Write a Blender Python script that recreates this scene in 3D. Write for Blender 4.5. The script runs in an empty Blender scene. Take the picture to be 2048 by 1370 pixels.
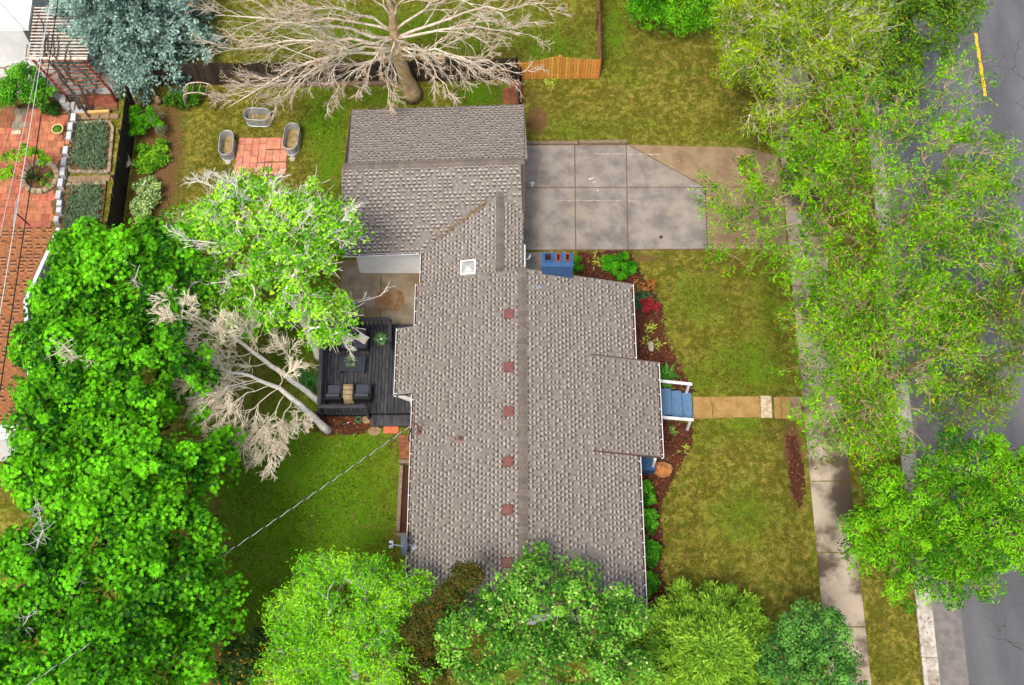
import bpy, math, random
import numpy as np
from mathutils import Vector, Matrix, Euler

SC = bpy.context.scene
# ------------------------------------------------------------------ camera, sky, sun, exposure
F_PX, TILT, CAM_H = 2600.0, math.radians(24.0), 50.0
CAM_Y = -CAM_H * math.tan(TILT)
cam_data = bpy.data.cameras.new("camera")
cam_data.sensor_width = 36.0
cam_data.lens = 36.0 * F_PX / 2048.0
cam_data.clip_end = 3000.0
cam = bpy.data.objects.new("camera", cam_data)
cam.location = (0, CAM_Y, CAM_H)
cam.rotation_euler = (TILT, 0, 0)
SC.collection.objects.link(cam)
SC.camera = cam

SUN_EL = math.radians(64.0)
SUN_AZ = math.atan2(-0.42, -0.85)          # sun stands to the left of the picture, towards the viewer
world = bpy.data.worlds.new("World"); SC.world = world
world.use_nodes = True
wn = world.node_tree.nodes; wl = world.node_tree.links
wn.clear()
sky = wn.new("ShaderNodeTexSky"); sky.sky_type = 'NISHITA'; sky.sun_disc = False
sky.sun_elevation = SUN_EL; sky.sun_rotation = SUN_AZ
sky.air_density = 1.0; sky.dust_density = 6.0; sky.ozone_density = 1.0
bg = wn.new("ShaderNodeBackground"); bg.inputs[1].default_value = 0.095
wo = wn.new("ShaderNodeOutputWorld")
wl.new(sky.outputs[0], bg.inputs[0]); wl.new(bg.outputs[0], wo.inputs[0])
sun_data = bpy.data.lights.new("sun", 'SUN')
sun_data.energy = 1.5; sun_data.angle = math.radians(14.0); sun_data.color = (1.0, 0.94, 0.84)
sun = bpy.data.objects.new("sun", sun_data)
sd = Vector((math.sin(SUN_AZ) * math.cos(SUN_EL), math.cos(SUN_AZ) * math.cos(SUN_EL), math.sin(SUN_EL)))
sun.rotation_euler = sd.to_track_quat('Z', 'Y').to_euler()
sun.location = sd * 60
SC.collection.objects.link(sun)
SC.view_settings.view_transform = 'Standard'
SC.view_settings.look = 'None'
SC.view_settings.gamma = 1.0
SC.view_settings.use_curve_mapping = False
SC.view_settings.exposure = 0.86

# ------------------------------------------------------------------ helpers
COL = SC.collection
rng = np.random.default_rng(7)
random.seed(7)
ct, st = math.cos(TILT), math.sin(TILT)

def P(px, py, z=0.0):
    """survey point: where the sight line of photo point (px, py) meets height z"""
    u = px - 1024.0; v = 685.0 - py
    dx, dy, dz = u, v * ct + F_PX * st, v * st - F_PX * ct
    k = (z - CAM_H) / dz
    return Vector((dx * k, CAM_Y + dy * k, z))

def X(px, py, z=0.0): return P(px, py, z).x
def Y(px, py, z=0.0): return P(px, py, z).y

def S(r, g, b):
    def f(c):
        c /= 255.0
        return c / 12.92 if c <= 0.04045 else ((c + 0.055) / 1.055) ** 2.4
    return (f(r), f(g), f(b))

BANK = (X(1528, 810), X(1598, 815, -0.5))
def zg(x):
    t = np.clip((np.asarray(x, float) - BANK[0]) / (BANK[1] - BANK[0]), 0, 1)
    return -0.5 * t * t * (3 - 2 * t)

# ------------------------------------------------------------------ materials
MATS = {}
def mat(name, col, col2=None, rough=0.8, scale=4.0, contrast=(0.35, 0.65), detail=6.0, bump=0.0, bscale=40.0, metallic=0.0,
        objrand=0.0, attr=False, spec=0.3, stretch=None, col3=None, scale3=1.0, transl=0.0, hue=0.0):
    if name in MATS: return MATS[name]
    m = bpy.data.materials.new(name); m.use_nodes = True
    nt = m.node_tree; nd = nt.nodes; lk = nt.links; nd.clear()
    out = nd.new("ShaderNodeOutputMaterial"); bs = nd.new("ShaderNodeBsdfPrincipled")
    bs.inputs["Roughness"].default_value = rough; bs.inputs["Metallic"].default_value = metallic
    bs.inputs["Specular IOR Level"].default_value = spec
    geo = nd.new("ShaderNodeNewGeometry"); vec = geo.outputs["Position"]
    if stretch:
        mp = nd.new("ShaderNodeMapping"); mp.inputs["Scale"].default_value = stretch
        lk.new(vec, mp.inputs[0]); vec = mp.outputs[0]
    def noise(sc, dt=detail):
        n = nd.new("ShaderNodeTexNoise"); n.inputs["Scale"].default_value = sc; n.inputs["Detail"].default_value = dt
        n.inputs["Roughness"].default_value = 0.62
        lk.new(vec, n.inputs["Vector"]); return n.outputs["Fac"]
    def ramp(src, lo, hi):
        r = nd.new("ShaderNodeMapRange"); r.interpolation_type = 'SMOOTHSTEP'
        r.inputs[1].default_value = lo; r.inputs[2].default_value = hi
        lk.new(src, r.inputs[0]); return r.outputs[0]
    def mix(fac, a, b, bt='MIX'):
        x = nd.new("ShaderNodeMix"); x.data_type = 'RGBA'; x.blend_type = bt
        if hasattr(fac, "is_linked"): lk.new(fac, x.inputs[0])
        else: x.inputs[0].default_value = fac
        for i, s in ((6, a), (7, b)):
            if hasattr(s, "is_linked"): lk.new(s, x.inputs[i])
            else: x.inputs[i].default_value = (*s[:3], 1)
        return x.outputs[2]
    if attr:
        at = nd.new("ShaderNodeAttribute"); at.attribute_name = "Col"; c = at.outputs["Color"]
        if col2 is not None:
            c = mix(1.0, c, mix(ramp(noise(scale), *contrast), col, col2), 'MULTIPLY')
    else:
        c = col
        if col2 is not None: c = mix(ramp(noise(scale), *contrast), col, col2)
        if col3 is not None: c = mix(ramp(noise(scale3), 0.52, 0.72), c, col3)
    if objrand or hue:
        oi = nd.new("ShaderNodeObjectInfo")
        r = nd.new("ShaderNodeMapRange"); r.inputs[3].default_value = 1 - objrand; r.inputs[4].default_value = 1 + objrand
        lk.new(oi.outputs["Random"], r.inputs[0])
        h = nd.new("ShaderNodeHueSaturation"); lk.new(r.outputs[0], h.inputs["Value"])
        if hue:
            r2 = nd.new("ShaderNodeMapRange"); r2.inputs[3].default_value = 0.5 - hue; r2.inputs[4].default_value = 0.5 + hue
            mu = nd.new("ShaderNodeMath"); mu.operation = 'MULTIPLY'; mu.inputs[1].default_value = 7.13
            fr = nd.new("ShaderNodeMath"); fr.operation = 'FRACT'
            lk.new(oi.outputs["Random"], mu.inputs[0]); lk.new(mu.outputs[0], fr.inputs[0]); lk.new(fr.outputs[0], r2.inputs[0])
            lk.new(r2.outputs[0], h.inputs["Hue"])
        if hasattr(c, "is_linked"): lk.new(c, h.inputs["Color"])
        else: h.inputs["Color"].default_value = (*c[:3], 1)
        c = h.outputs[0]
    if hasattr(c, "is_linked"): lk.new(c, bs.inputs["Base Color"])
    else: bs.inputs["Base Color"].default_value = (*c[:3], 1)
    if bump:
        b = nd.new("ShaderNodeBump"); b.inputs["Strength"].default_value = min(1.0, bump); b.inputs["Distance"].default_value = 0.02 * max(1, bump)
        lk.new(noise(bscale, 4), b.inputs["Height"]); lk.new(b.outputs[0], bs.inputs["Normal"])
    surf = bs.outputs[0]
    if transl:
        tr = nd.new("ShaderNodeBsdfTranslucent")
        if hasattr(c, "is_linked"): lk.new(c, tr.inputs[0])
        else: tr.inputs[0].default_value = (*c[:3], 1)
        ms = nd.new("ShaderNodeMixShader"); ms.inputs[0].default_value = transl
        lk.new(surf, ms.inputs[1]); lk.new(tr.outputs[0], ms.inputs[2]); surf = ms.outputs[0]
    lk.new(surf, out.inputs[0])
    MATS[name] = m
    return m

# ------------------------------------------------------------------ objects
WORLD = {}
def tag(o, label=None, cat=None, group=None, kind=None):
    if label: o["label"] = label
    if cat: o["category"] = cat
    if group: o["group"] = group
    if kind: o["kind"] = kind
    return o

def link(o, loc, parent=None):
    COL.objects.link(o)
    o.location = loc
    if parent is not None:
        o.parent = parent
        o.matrix_parent_inverse = Matrix.Translation(-Vector(WORLD[parent.name]))
    WORLD[o.name] = Vector(loc)
    return o

def empty(name, loc, label, cat, group=None):
    o = bpy.data.objects.new(name, None)
    o.empty_display_size = 0.2
    link(o, Vector(loc))
    return tag(o, label, cat, group)

class MB:
    """collects faces in world space; build() links them as one mesh object"""
    def __init__(self): self.v = []; self.f = []; self.c = []
    def quad(self, *pts, col=None):
        n = len(self.v); self.v += [tuple(p) for p in pts]; self.f.append(tuple(range(n, n + len(pts)))); self.c.append(col)
    def box(self, c, s, rot=None, col=None):
        n = len(self.v); c = Vector(c)
        for dz in (-.5, .5):
            for dx, dy in ((-.5, -.5), (.5, -.5), (.5, .5), (-.5, .5)):
                p = Vector((dx * s[0], dy * s[1], dz * s[2]))
                if rot is not None: p = rot @ p
                self.v.append(tuple(c + p))
        for q in ((3, 2, 1, 0), (4, 5, 6, 7), (0, 1, 5, 4), (1, 2, 6, 5), (2, 3, 7, 6), (3, 0, 4, 7)):
            self.f.append(tuple(n + i for i in q)); self.c.append(col)
    def bar(self, a, b, w, h, col=None, up=(0, 0, 1)):
        a = Vector(a); b = Vector(b); d = (b - a); L = d.length; d.normalize()
        u = Vector(up); s = d.cross(u)
        if s.length < 1e-4: s = d.cross(Vector((1, 0, 0)))
        s.normalize(); u = s.cross(d)
        R = Matrix((d, s, u)).transposed()
        self.box((a + b) / 2, (L, w, h), R, col)
    def prism(self, poly, z0, z1, col=None, zf=None):
        n = len(self.v); k = len(poly)
        f0 = (lambda p: z0) if zf is None else (lambda p: z0 + float(zf(p[0])))
        f1 = (lambda p: z1) if zf is None else (lambda p: z1 + float(zf(p[0])))
        ar = sum(poly[i][0] * poly[(i + 1) % k][1] - poly[(i + 1) % k][0] * poly[i][1] for i in range(k))
        if ar < 0: poly = poly[::-1]
        for p in poly: self.v.append((p[0], p[1], f0(p)))
        for p in poly: self.v.append((p[0], p[1], f1(p)))
        self.f.append(tuple(n + i for i in range(k - 1, -1, -1))); self.c.append(col)
        self.f.append(tuple(n + k + i for i in range(k))); self.c.append(col)
        for i in range(k):
            j = (i + 1) % k
            self.f.append((n + i, n + j, n + k + j, n + k + i)); self.c.append(col)
    def tube(self, pts, rad, sides=6, col=None, cap=True):
        pts = [Vector(p) for p in pts]; m = len(pts)
        if not hasattr(rad, "__len__"): rad = [rad] * m
        n = len(self.v); ref = None
        for i, p in enumerate(pts):
            d = pts[min(i + 1, m - 1)] - pts[max(i - 1, 0)]
            if d.length < 1e-6: d = Vector((0, 0, 1))
            d.normalize()
            if ref is None:
                ref = d.cross(Vector((0, 0, 1)))
                if ref.length < 0.1: ref = d.cross(Vector((1, 0, 0)))
            ref = ref - d * ref.dot(d)
            if ref.length < 1e-5: ref = d.orthogonal()
            ref.normalize(); q = d.cross(ref)
            for s in range(sides):
                a = 2 * math.pi * s / sides
                self.v.append(tuple(p + (ref * math.cos(a) + q * math.sin(a)) * rad[i]))
        for i in range(m - 1):
            for s in range(sides):
                t = (s + 1) % sides
                self.f.append((n + i * sides + s, n + i * sides + t, n + (i + 1) * sides + t, n + (i + 1) * sides + s)); self.c.append(col)
        if cap and sides > 2:
            self.f.append(tuple(n + s for s in range(sides - 1, -1, -1))); self.c.append(col)
            self.f.append(tuple(n + (m - 1) * sides + s for s in range(sides))); self.c.append(col)
    def lathe(self, c, prof, seg=16, sx=1, sy=1, col=None):
        n = len(self.v); k = len(prof)
        for r, z in prof:
            for s in range(seg):
                a = 2 * math.pi * s / seg
                self.v.append((c[0] + r * math.cos(a) * sx, c[1] + r * math.sin(a) * sy, c[2] + z))
        for i in range(k - 1):
            for s in range(seg):
                t = (s + 1) % seg
                self.f.append((n + i * seg + s, n + i * seg + t, n + (i + 1) * seg + t, n + (i + 1) * seg + s)); self.c.append(col)
        self.f.append(tuple(n + s for s in range(seg - 1, -1, -1))); self.c.append(col)
        self.f.append(tuple(n + (k - 1) * seg + s for s in range(seg))); self.c.append(col)
    def mesh(self, name, material, org=(0, 0, 0), smooth=False):
        me = bpy.data.meshes.new(name); o = Vector(org)
        me.from_pydata([(x - o.x, y - o.y, z - o.z) for x, y, z in self.v], [], self.f)
        if any(c is not None for c in self.c):
            at = me.color_attributes.new("Col", 'FLOAT_COLOR', 'CORNER'); k = 0
            buf = np.ones((len(me.loops), 4), np.float32)
            for fc, c in zip(self.f, self.c):
                if c is not None: buf[k:k + len(fc), :3] = c
                k += len(fc)
            at.data.foreach_set("color", buf.ravel())
        if smooth: me.polygons.foreach_set("use_smooth", [True] * len(me.polygons))
        me.materials.append(material); me.update()
        return me
    def build(self, name, material, parent=None, bevel=0.0, smooth=False, org=None, seg=2):
        if org is None:
            a = np.array(self.v); org = ((a[:, 0].min() + a[:, 0].max()) / 2, (a[:, 1].min() + a[:, 1].max()) / 2, a[:, 2].min())
        o = bpy.data.objects.new(name, self.mesh(name, material, org, smooth))
        link(o, Vector(org), parent)
        if bevel:
            b = o.modifiers.new("bevel", 'BEVEL'); b.width = bevel; b.segments = seg; b.limit_method = 'ANGLE'
        return o

def piece(name, me, parent, loc, rot=None, scale=(1, 1, 1)):
    """a small part that shares mesh data with its fellows"""
    o = bpy.data.objects.new(name, me)
    link(o, Vector(loc), parent)
    if rot is not None: o.rotation_euler = rot
    o.scale = scale
    return o

def unit_box(name, material, bev=0.06):
    """a box of size 1 with softened top edges"""
    mb = MB(); b = bev
    lo = [(-.5, -.5), (.5, -.5), (.5, .5), (-.5, .5)]
    hi = [(-.5 + b, -.5 + b), (.5 - b, -.5 + b), (.5 - b, .5 - b), (-.5 + b, .5 - b)]
    v = [(x, y, -.5) for x, y in lo] + [(x, y, .5 - b) for x, y in lo] + [(x, y, .5) for x, y in hi]
    mb.v = v
    mb.f = [(3, 2, 1, 0), (8, 9, 10, 11)]
    for i in range(4):
        j = (i + 1) % 4
        mb.f += [(i, j, 4 + j, 4 + i), (4 + i, 4 + j, 8 + j, 8 + i)]
    mb.c = [None] * len(mb.f)
    return mb.mesh(name, material)

def inside(poly, x, y):
    """points in polygon, arrays"""
    x = np.asarray(x); y = np.asarray(y); r = np.zeros(x.shape, bool); n = len(poly); j = n - 1
    for i in range(n):
        xi, yi = poly[i][0], poly[i][1]; xj, yj = poly[j][0], poly[j][1]
        if abs(yj - yi) > 1e-9:
            r ^= ((yi > y) != (yj > y)) & (x < (xj - xi) * (y - yi) / (yj - yi) + xi)
        j = i
    return r

def PP(pts, z=0.0): return [P(a, b, z) for a, b in pts]

# ---- fast meshes of many small leaves / blades
def T_(v, f): return np.array(v, np.float32), np.array(f, np.int32)
TEMPL = {
 'oval': T_([(0, -.5, 0), (.30, 0, .07), (0, .5, 0), (-.30, 0, .07)], [(0, 1, 2), (0, 2, 3)]),
 'long': T_([(0, -.5, 0), (.13, 0, .04), (0, .5, -.05), (-.13, 0, .04)], [(0, 1, 2), (0, 2, 3)]),
 'maple': T_([(0, 0, -.05), (0, -.5, 0), (.42, -.30, .03), (.24, -.02, 0), (.52, .22, .05), (.17, .22, 0), (0, .58, .05), (-.17, .22, 0), (-.52, .22, .05), (-.24, -.02, 0), (-.42, -.30, .03)],
             [(0, i, i % 10 + 1) for i in range(1, 11)]),
 'spray': T_([(-.07, 0, 0), (.07, 0, 0), (.10, .55, .05), (-.10, .55, .05), (0, 1, .02), (.32, .62, .02), (-.32, .62, .02)], [(0, 1, 2), (0, 2, 3), (3, 2, 4), (1, 5, 2), (0, 3, 6)]),
 'plume': T_([(-.03, 0, 0), (.03, 0, 0), (.07, .45, .05), (-.07, .45, .05), (0, 1, .0), (.17, .62, .02), (-.17, .62, .02)], [(0, 1, 2), (0, 2, 3), (3, 2, 4), (1, 5, 2), (0, 3, 6)]),
 'blade': T_([(-.5, 0, 0), (.5, 0, 0), (0, 0, 1)], [(0, 1, 2)]),
 'strap': T_([(-.05, 0, 0), (.05, 0, 0), (.055, .35, .42), (-.055, .35, .42), (.03, .8, .45), (-.03, .8, .45), (0, 1.05, .22)], [(0, 1, 2), (0, 2, 3), (3, 2, 4), (3, 4, 5), (5, 4, 6)]),
 'chip': T_([(-.5, -.15, 0), (.5, -.12, .06), (.45, .15, .1), (-.45, .12, .02)], [(0, 1, 2), (0, 2, 3)]),
}
def unitv(a): return a / np.maximum(np.linalg.norm(a, axis=1, keepdims=True), 1e-9)

def scatter(name, pos, nrm, size, col, templ, material, parent=None, tang=None, org=None):
    """one mesh of many little faces: local z of the template along nrm, local y along tang (random if None)"""
    tv, tf = TEMPL[templ]; n = len(pos); k = len(tv); q = len(tf)
    pos = np.asarray(pos, np.float64); nrm = unitv(np.asarray(nrm, np.float64))
    if tang is None: tang = rng.normal(size=(n, 3))
    yv = tang - nrm * np.sum(tang * nrm, axis=1, keepdims=True); yv = unitv(yv)
    xv = np.cross(yv, nrm)
    size = np.asarray(size, np.float64)
    if size.ndim == 1: size = np.stack([size] * 3, 1)
    if org is None: org = np.array([pos[:, 0].mean(), pos[:, 1].mean(), pos[:, 2].min()])
    org = np.asarray(org, float)
    L = tv[None, :, :] * size[:, None, :]
    V = pos[:, None, :] - org + L[:, :, 0:1] * xv[:, None, :] + L[:, :, 1:2] * yv[:, None, :] + L[:, :, 2:3] * nrm[:, None, :]
    Fc = (np.arange(n)[:, None, None] * k + tf[None]).reshape(-1, 3)
    me = bpy.data.meshes.new(name)
    me.vertices.add(n * k); me.vertices.foreach_set("co", V.astype(np.float32).ravel())
    me.loops.add(n * q * 3); me.loops.foreach_set("vertex_index", Fc.astype(np.int32).ravel())
    me.polygons.add(n * q); me.polygons.foreach_set("loop_start", np.arange(0, n * q * 3, 3, dtype=np.int32))
    at = me.color_attributes.new("Col", 'FLOAT_COLOR', 'POINT')
    cc = np.ones((n, k, 4), np.float32); cc[:, :, :3] = np.asarray(col)[:, None, :]
    at.data.foreach_set("color", cc.ravel())
    me.materials.append(material); me.update(calc_edges=True)
    o = bpy.data.objects.new(name, me)
    return link(o, Vector(org), parent)

def tints(n, c1, c2, spread=0.12, g=None):
    """per-leaf colours between two tints"""
    t = rng.random(n) if g is None else np.clip(g + rng.normal(size=n) * 0.22, 0, 1)
    c = np.array(c1)[None] * (1 - t[:, None]) + np.array(c2)[None] * t[:, None]
    return np.clip(c * (1 + rng.normal(size=(n, 1)) * spread), 0.002, 0.9)
# ================================================================== THE SETTING
KA, KB = P(1788, 780, -0.45), P(1834, 1228, -0.45)
def kerb_x(y): return KA.x + (KB.x - KA.x) * (y - KA.y) / (KB.y - KA.y)
WA, WB = P(1584, 560, -0.47), P(1645, 1230, -0.47)
def walk_x(y): return WA.x + (WB.x - WA.x) * (y - WA.y) / (WB.y - WA.y)

def ground_z(x, y):
    z = zg(x)
    k = np.clip((np.asarray(x) - kerb_x(np.asarray(y)) - 0.03) / 0.3, 0, 1)
    return z - 0.35 * k

# ---- mask blobs: (photo x, photo y, radius x, radius y, strength)
LUSH = [(600, 1010, 190, 190, 1.0), (520, 1180, 110, 110, .8), (700, 900, 110, 60, .75), (650, 240, 55, 70, .75), (660, 330, 40, 80, .6),
        (770, 195, 110, 25, .6), (960, 190, 60, 25, .8), (800, 60, 420, 70, .5), (1100, 90, 90, 40, .55), (600, 150, 90, 40, .5), (1230, 60, 30, 90, .55),
        (1150, 260, 80, 30, .4), (1250, 250, 100, 25, .32), (1330, 262, 150, 30, .2), (1470, 275, 90, 25, .35), (1400, 600, 70, 60, .45), (1500, 730, 90, 70, .55), (1400, 760, 60, 40, .45), (1540, 620, 50, 120, .4),
        (1420, 860, 60, 40, .35), (1500, 850, 60, 35, .45), (1490, 1030, 70, 60, .5), (1430, 1100, 90, 80, .18), (1760, 950, 40, 60, .5), (590, 700, 60, 80, .7), (1250, 150, 60, 30, .3),
        (700, 440, 30, 50, .4), (1440, 690, 30, 30, .3)]
SOIL = [(330, 330, 45, 170, .8), (400, 420, 70, 70, .45), (400, 250, 60, 50, .35), (1075, 240, 22, 30, 1.0), (1065, 190, 25, 25, .55), (1160, 165, 120, 8, .45), (1130, 250, 20, 30, .3),
        (430, 1000, 14, 120, .65), (445, 1150, 20, 140, .7), (800, 1000, 12, 90, .55), (790, 1070, 40, 40, .5), (800, 880, 14, 40, .6), (1290, 515, 50, 14, .7), (1380, 508, 90, 8, .6),
        (1372, 1112, 16, 14, .7), (1400, 945, 40, 14, .5), (1420, 1000, 50, 70, .25), (1585, 900, 26, 70, .9), (1590, 980, 18, 50, .8), (1780, 1300, 40, 50, .4), (1365, 940, 20, 40, .5),
        (830, 185, 30, 14, .7), (1000, 195, 40, 20, .5), (620, 165, 170, 10, .5), (1550, 680, 25, 25, .45), (1560, 750, 30, 30, .4), (1400, 215, 60, 20, .3), (1330, 180, 60, 14, .3), (560, 860, 60, 20, .5),
        (460, 1320, 60, 60, .7), (860, 1240, 90, 90, .9), (300, 250, 40, 60, .8), (290, 400, 40, 90, .9), (1700, 1350, 40, 60, .3), (480, 260, 80, 40, .15)]
def mask(blobs, x, y):
    m = np.zeros(x.shape)
    for bx, by, rx, ry, s in blobs:
        c = P(bx, by, 0 if bx < 1560 else -0.5); a = P(bx + rx, by, c.z); b = P(bx, by - ry, c.z)
        d = ((x - c.x) / max(.1, a.x - c.x)) ** 2 + ((y - c.y) / max(.1, b.y - c.y)) ** 2
        m = np.maximum(m, s * np.exp(-d * 0.75))
    return m

def lawn_material():
    m = bpy.data.materials.new("lawn"); m.use_nodes = True
    nt = m.node_tree; nd = nt.nodes; lk = nt.links; nd.clear()
    out = nd.new("ShaderNodeOutputMaterial"); bs = nd.new("ShaderNodeBsdfPrincipled"); bs.inputs["Roughness"].default_value = 0.95
    bs.inputs["Specular IOR Level"].default_value = 0.1
    geo = nd.new("ShaderNodeNewGeometry")
    at = nd.new("ShaderNodeAttribute"); at.attribute_name = "Col"
    sp = nd.new("ShaderNodeSeparateColor"); lk.new(at.outputs["Color"], sp.inputs[0])
    def noise(sc, dt=5, dist=0.0):
        n = nd.new("ShaderNodeTexNoise"); n.inputs["Scale"].default_value = sc; n.inputs["Detail"].default_value = dt
        n.inputs["Roughness"].default_value = .72; n.inputs["Distortion"].default_value = dist
        lk.new(geo.outputs["Position"], n.inputs["Vector"]); return n.outputs["Fac"]
    def ma(op, a, b):
        x = nd.new("ShaderNodeMath"); x.operation = op
        for i, s in ((0, a), (1, b)):
            if hasattr(s, "is_linked"): lk.new(s, x.inputs[i])
            else: x.inputs[i].default_value = s
        return x.outputs[0]
    def ss(src, lo, hi):
        r = nd.new("ShaderNodeMapRange"); r.interpolation_type = 'SMOOTHSTEP'; r.inputs[1].default_value = lo; r.inputs[2].default_value = hi
        lk.new(src, r.inputs[0]); return r.outputs[0]
    def mix(f, a, b):
        x = nd.new("ShaderNodeMix"); x.data_type = 'RGBA'; lk.new(f, x.inputs[0])
        for i, s in ((6, a), (7, b)):
            if hasattr(s, "is_linked"): lk.new(s, x.inputs[i])
            else: x.inputs[i].default_value = (*s, 1)
        return x.outputs[2]
    n1 = noise(.8, 8, .1); n2 = noise(3.6, 8, .2); n3 = noise(22, 5)
    dry = mix(ss(n2, .38, .62), S(94, 98, 26), S(158, 148, 68))
    olive = mix(ss(n3, .35, .65), S(64, 76, 16), S(112, 112, 34))
    c = mix(ss(ma('ADD', n1, ma('MULTIPLY', ma('SUBTRACT', n2, .5), .7)), .36, .64), olive, dry)
    green = mix(ss(n3, .3, .7), S(58, 104, 8), S(110, 150, 28))
    gl = ma('ADD', sp.outputs[0], ma('MULTIPLY', ma('SUBTRACT', ma('ADD', ma('MULTIPLY', n1, .45), ma('MULTIPLY', n2, .55)), .5), 2.6))
    c = mix(ss(gl, .12, .78), c, green)
    soil = mix(ss(n3, .3, .7), S(92, 66, 40), S(134, 104, 70))
    n4 = noise(1.7, 8, .1)
    c = mix(ma('MULTIPLY', ss(n4, .55, .67), .7), c, mix(ss(n3, .3, .7), S(96, 74, 40), S(150, 122, 78)))
    c = mix(ma('MULTIPLY', ss(n4, .46, .33), .85), c, mix(ss(n3, .3, .7), S(62, 92, 14), S(106, 130, 34)))
    sl = ma('ADD', sp.outputs[1], ma('MULTIPLY', ma('SUBTRACT', n2, .5), 1.1))
    c = mix(ss(sl, .38, .72), c, soil)
    lk.new(c, bs.inputs["Base Color"])
    b = nd.new("ShaderNodeBump"); b.inputs["Strength"].default_value = .9; b.inputs["Distance"].default_value = .05
    lk.new(ma('ADD', noise(30, 5), ma('MULTIPLY', n2, .6)), b.inputs["Height"]); lk.new(b.outputs[0], bs.inputs["Normal"])
    lk.new(bs.outputs[0], out.inputs[0])
    return m
M_LAWN = lawn_material()

gx = np.concatenate([[-600, -200, -80, -45], np.arange(-28, 26.01, 0.3), [45, 80, 200, 600]])
gy = np.concatenate([[-600, -200, -80, -40], np.arange(-17, 26.01, 0.3), [45, 80, 200, 600]])
GX, GY = np.meshgrid(gx, gy); GZ = ground_z(GX, GY)
GZ = GZ + np.where((np.abs(GX) < 26) & (np.abs(GY) < 26), 0.012 * np.sin(GX * 1.7 + np.cos(GY)) * np.sin(GY * 1.3), 0) - 0.012
me = bpy.data.meshes.new("ground")
nx, ny = len(gx), len(gy)
idx = np.arange(nx * ny).reshape(ny, nx)
fc = np.stack([idx[:-1, :-1], idx[:-1, 1:], idx[1:, 1:], idx[1:, :-1]], -1).reshape(-1, 4)
me.from_pydata(np.stack([GX, GY, GZ], -1).reshape(-1, 3).tolist(), [], fc.tolist())
at = me.color_attributes.new("Col", 'FLOAT_COLOR', 'POINT')
cb = np.ones((nx * ny, 4), np.float32)
cb[:, 0] = mask(LUSH, GX, GY).ravel(); cb[:, 1] = mask(SOIL, GX, GY).ravel(); cb[:, 2] = 0
at.data.foreach_set("color", cb.ravel())
me.polygons.foreach_set("use_smooth", [True] * len(me.polygons)); me.materials.append(M_LAWN); me.update()
ground = bpy.data.objects.new("ground", me); link(ground, (0, 0, 0))
tag(ground, "patchy green and straw-coloured lawn ground", None, kind="structure")

# ---- paving materials
M_CONC = mat("concrete_grey", S(150, 142, 134), S(112, 106, 102), rough=.85, scale=1.1, contrast=(.32, .7), bump=.3, bscale=30, objrand=.05, col3=S(150, 140, 124), scale3=.5)
M_CONC_TAN = mat("concrete_tan", S(154, 132, 104), S(128, 106, 80), rough=.85, scale=1.5, contrast=(.3, .7), bump=.3, bscale=30, objrand=.04)
M_CONC_PATH = mat("concrete_ochre", S(170, 138, 86), S(146, 116, 66), rough=.85, scale=2.2, contrast=(.3, .7), bump=.3, bscale=40, objrand=.05)
M_CONC_CREAM = mat("concrete_cream", S(206, 190, 164), S(168, 148, 116), rough=.85, scale=5, bump=.3, bscale=40)
M_WALK = mat("sidewalk_concrete", S(184, 170, 150), S(84, 72, 58), rough=.9, scale=.36, contrast=(.42, .58), bump=.35, bscale=25, objrand=.05, detail=8)
M_KERB = mat("kerb_concrete", S(196, 190, 180), S(156, 148, 136), rough=.9, scale=2.5, bump=.3, bscale=30, col3=S(120, 100, 76), scale3=4)
M_PATIO = mat("patio_concrete", S(142, 130, 110), S(112, 100, 82), rough=.8, scale=1.1, contrast=(.35, .65), bump=.2, bscale=25, col3=S(120, 92, 60), scale3=.6)

def slab(name, px, mtl, parent, z1=0.03, z0=-0.12, zf=None, gap=0.014, z=None):
    pts = [P(a, b, z1 if z is None else z) for a, b in px]
    c = sum(pts, Vector()) / len(pts)
    pts = [p + (c - p).normalized() * gap for p in pts]
    m = MB(); m.prism(pts, z0, z1, zf=zf)
    return m.build(name, mtl, parent, bevel=0.012)

def structure(name, label):
    o = bpy.data.objects.new(name, None); link(o, (0, 0, 0)); return tag(o, label, None, kind="structure")

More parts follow.
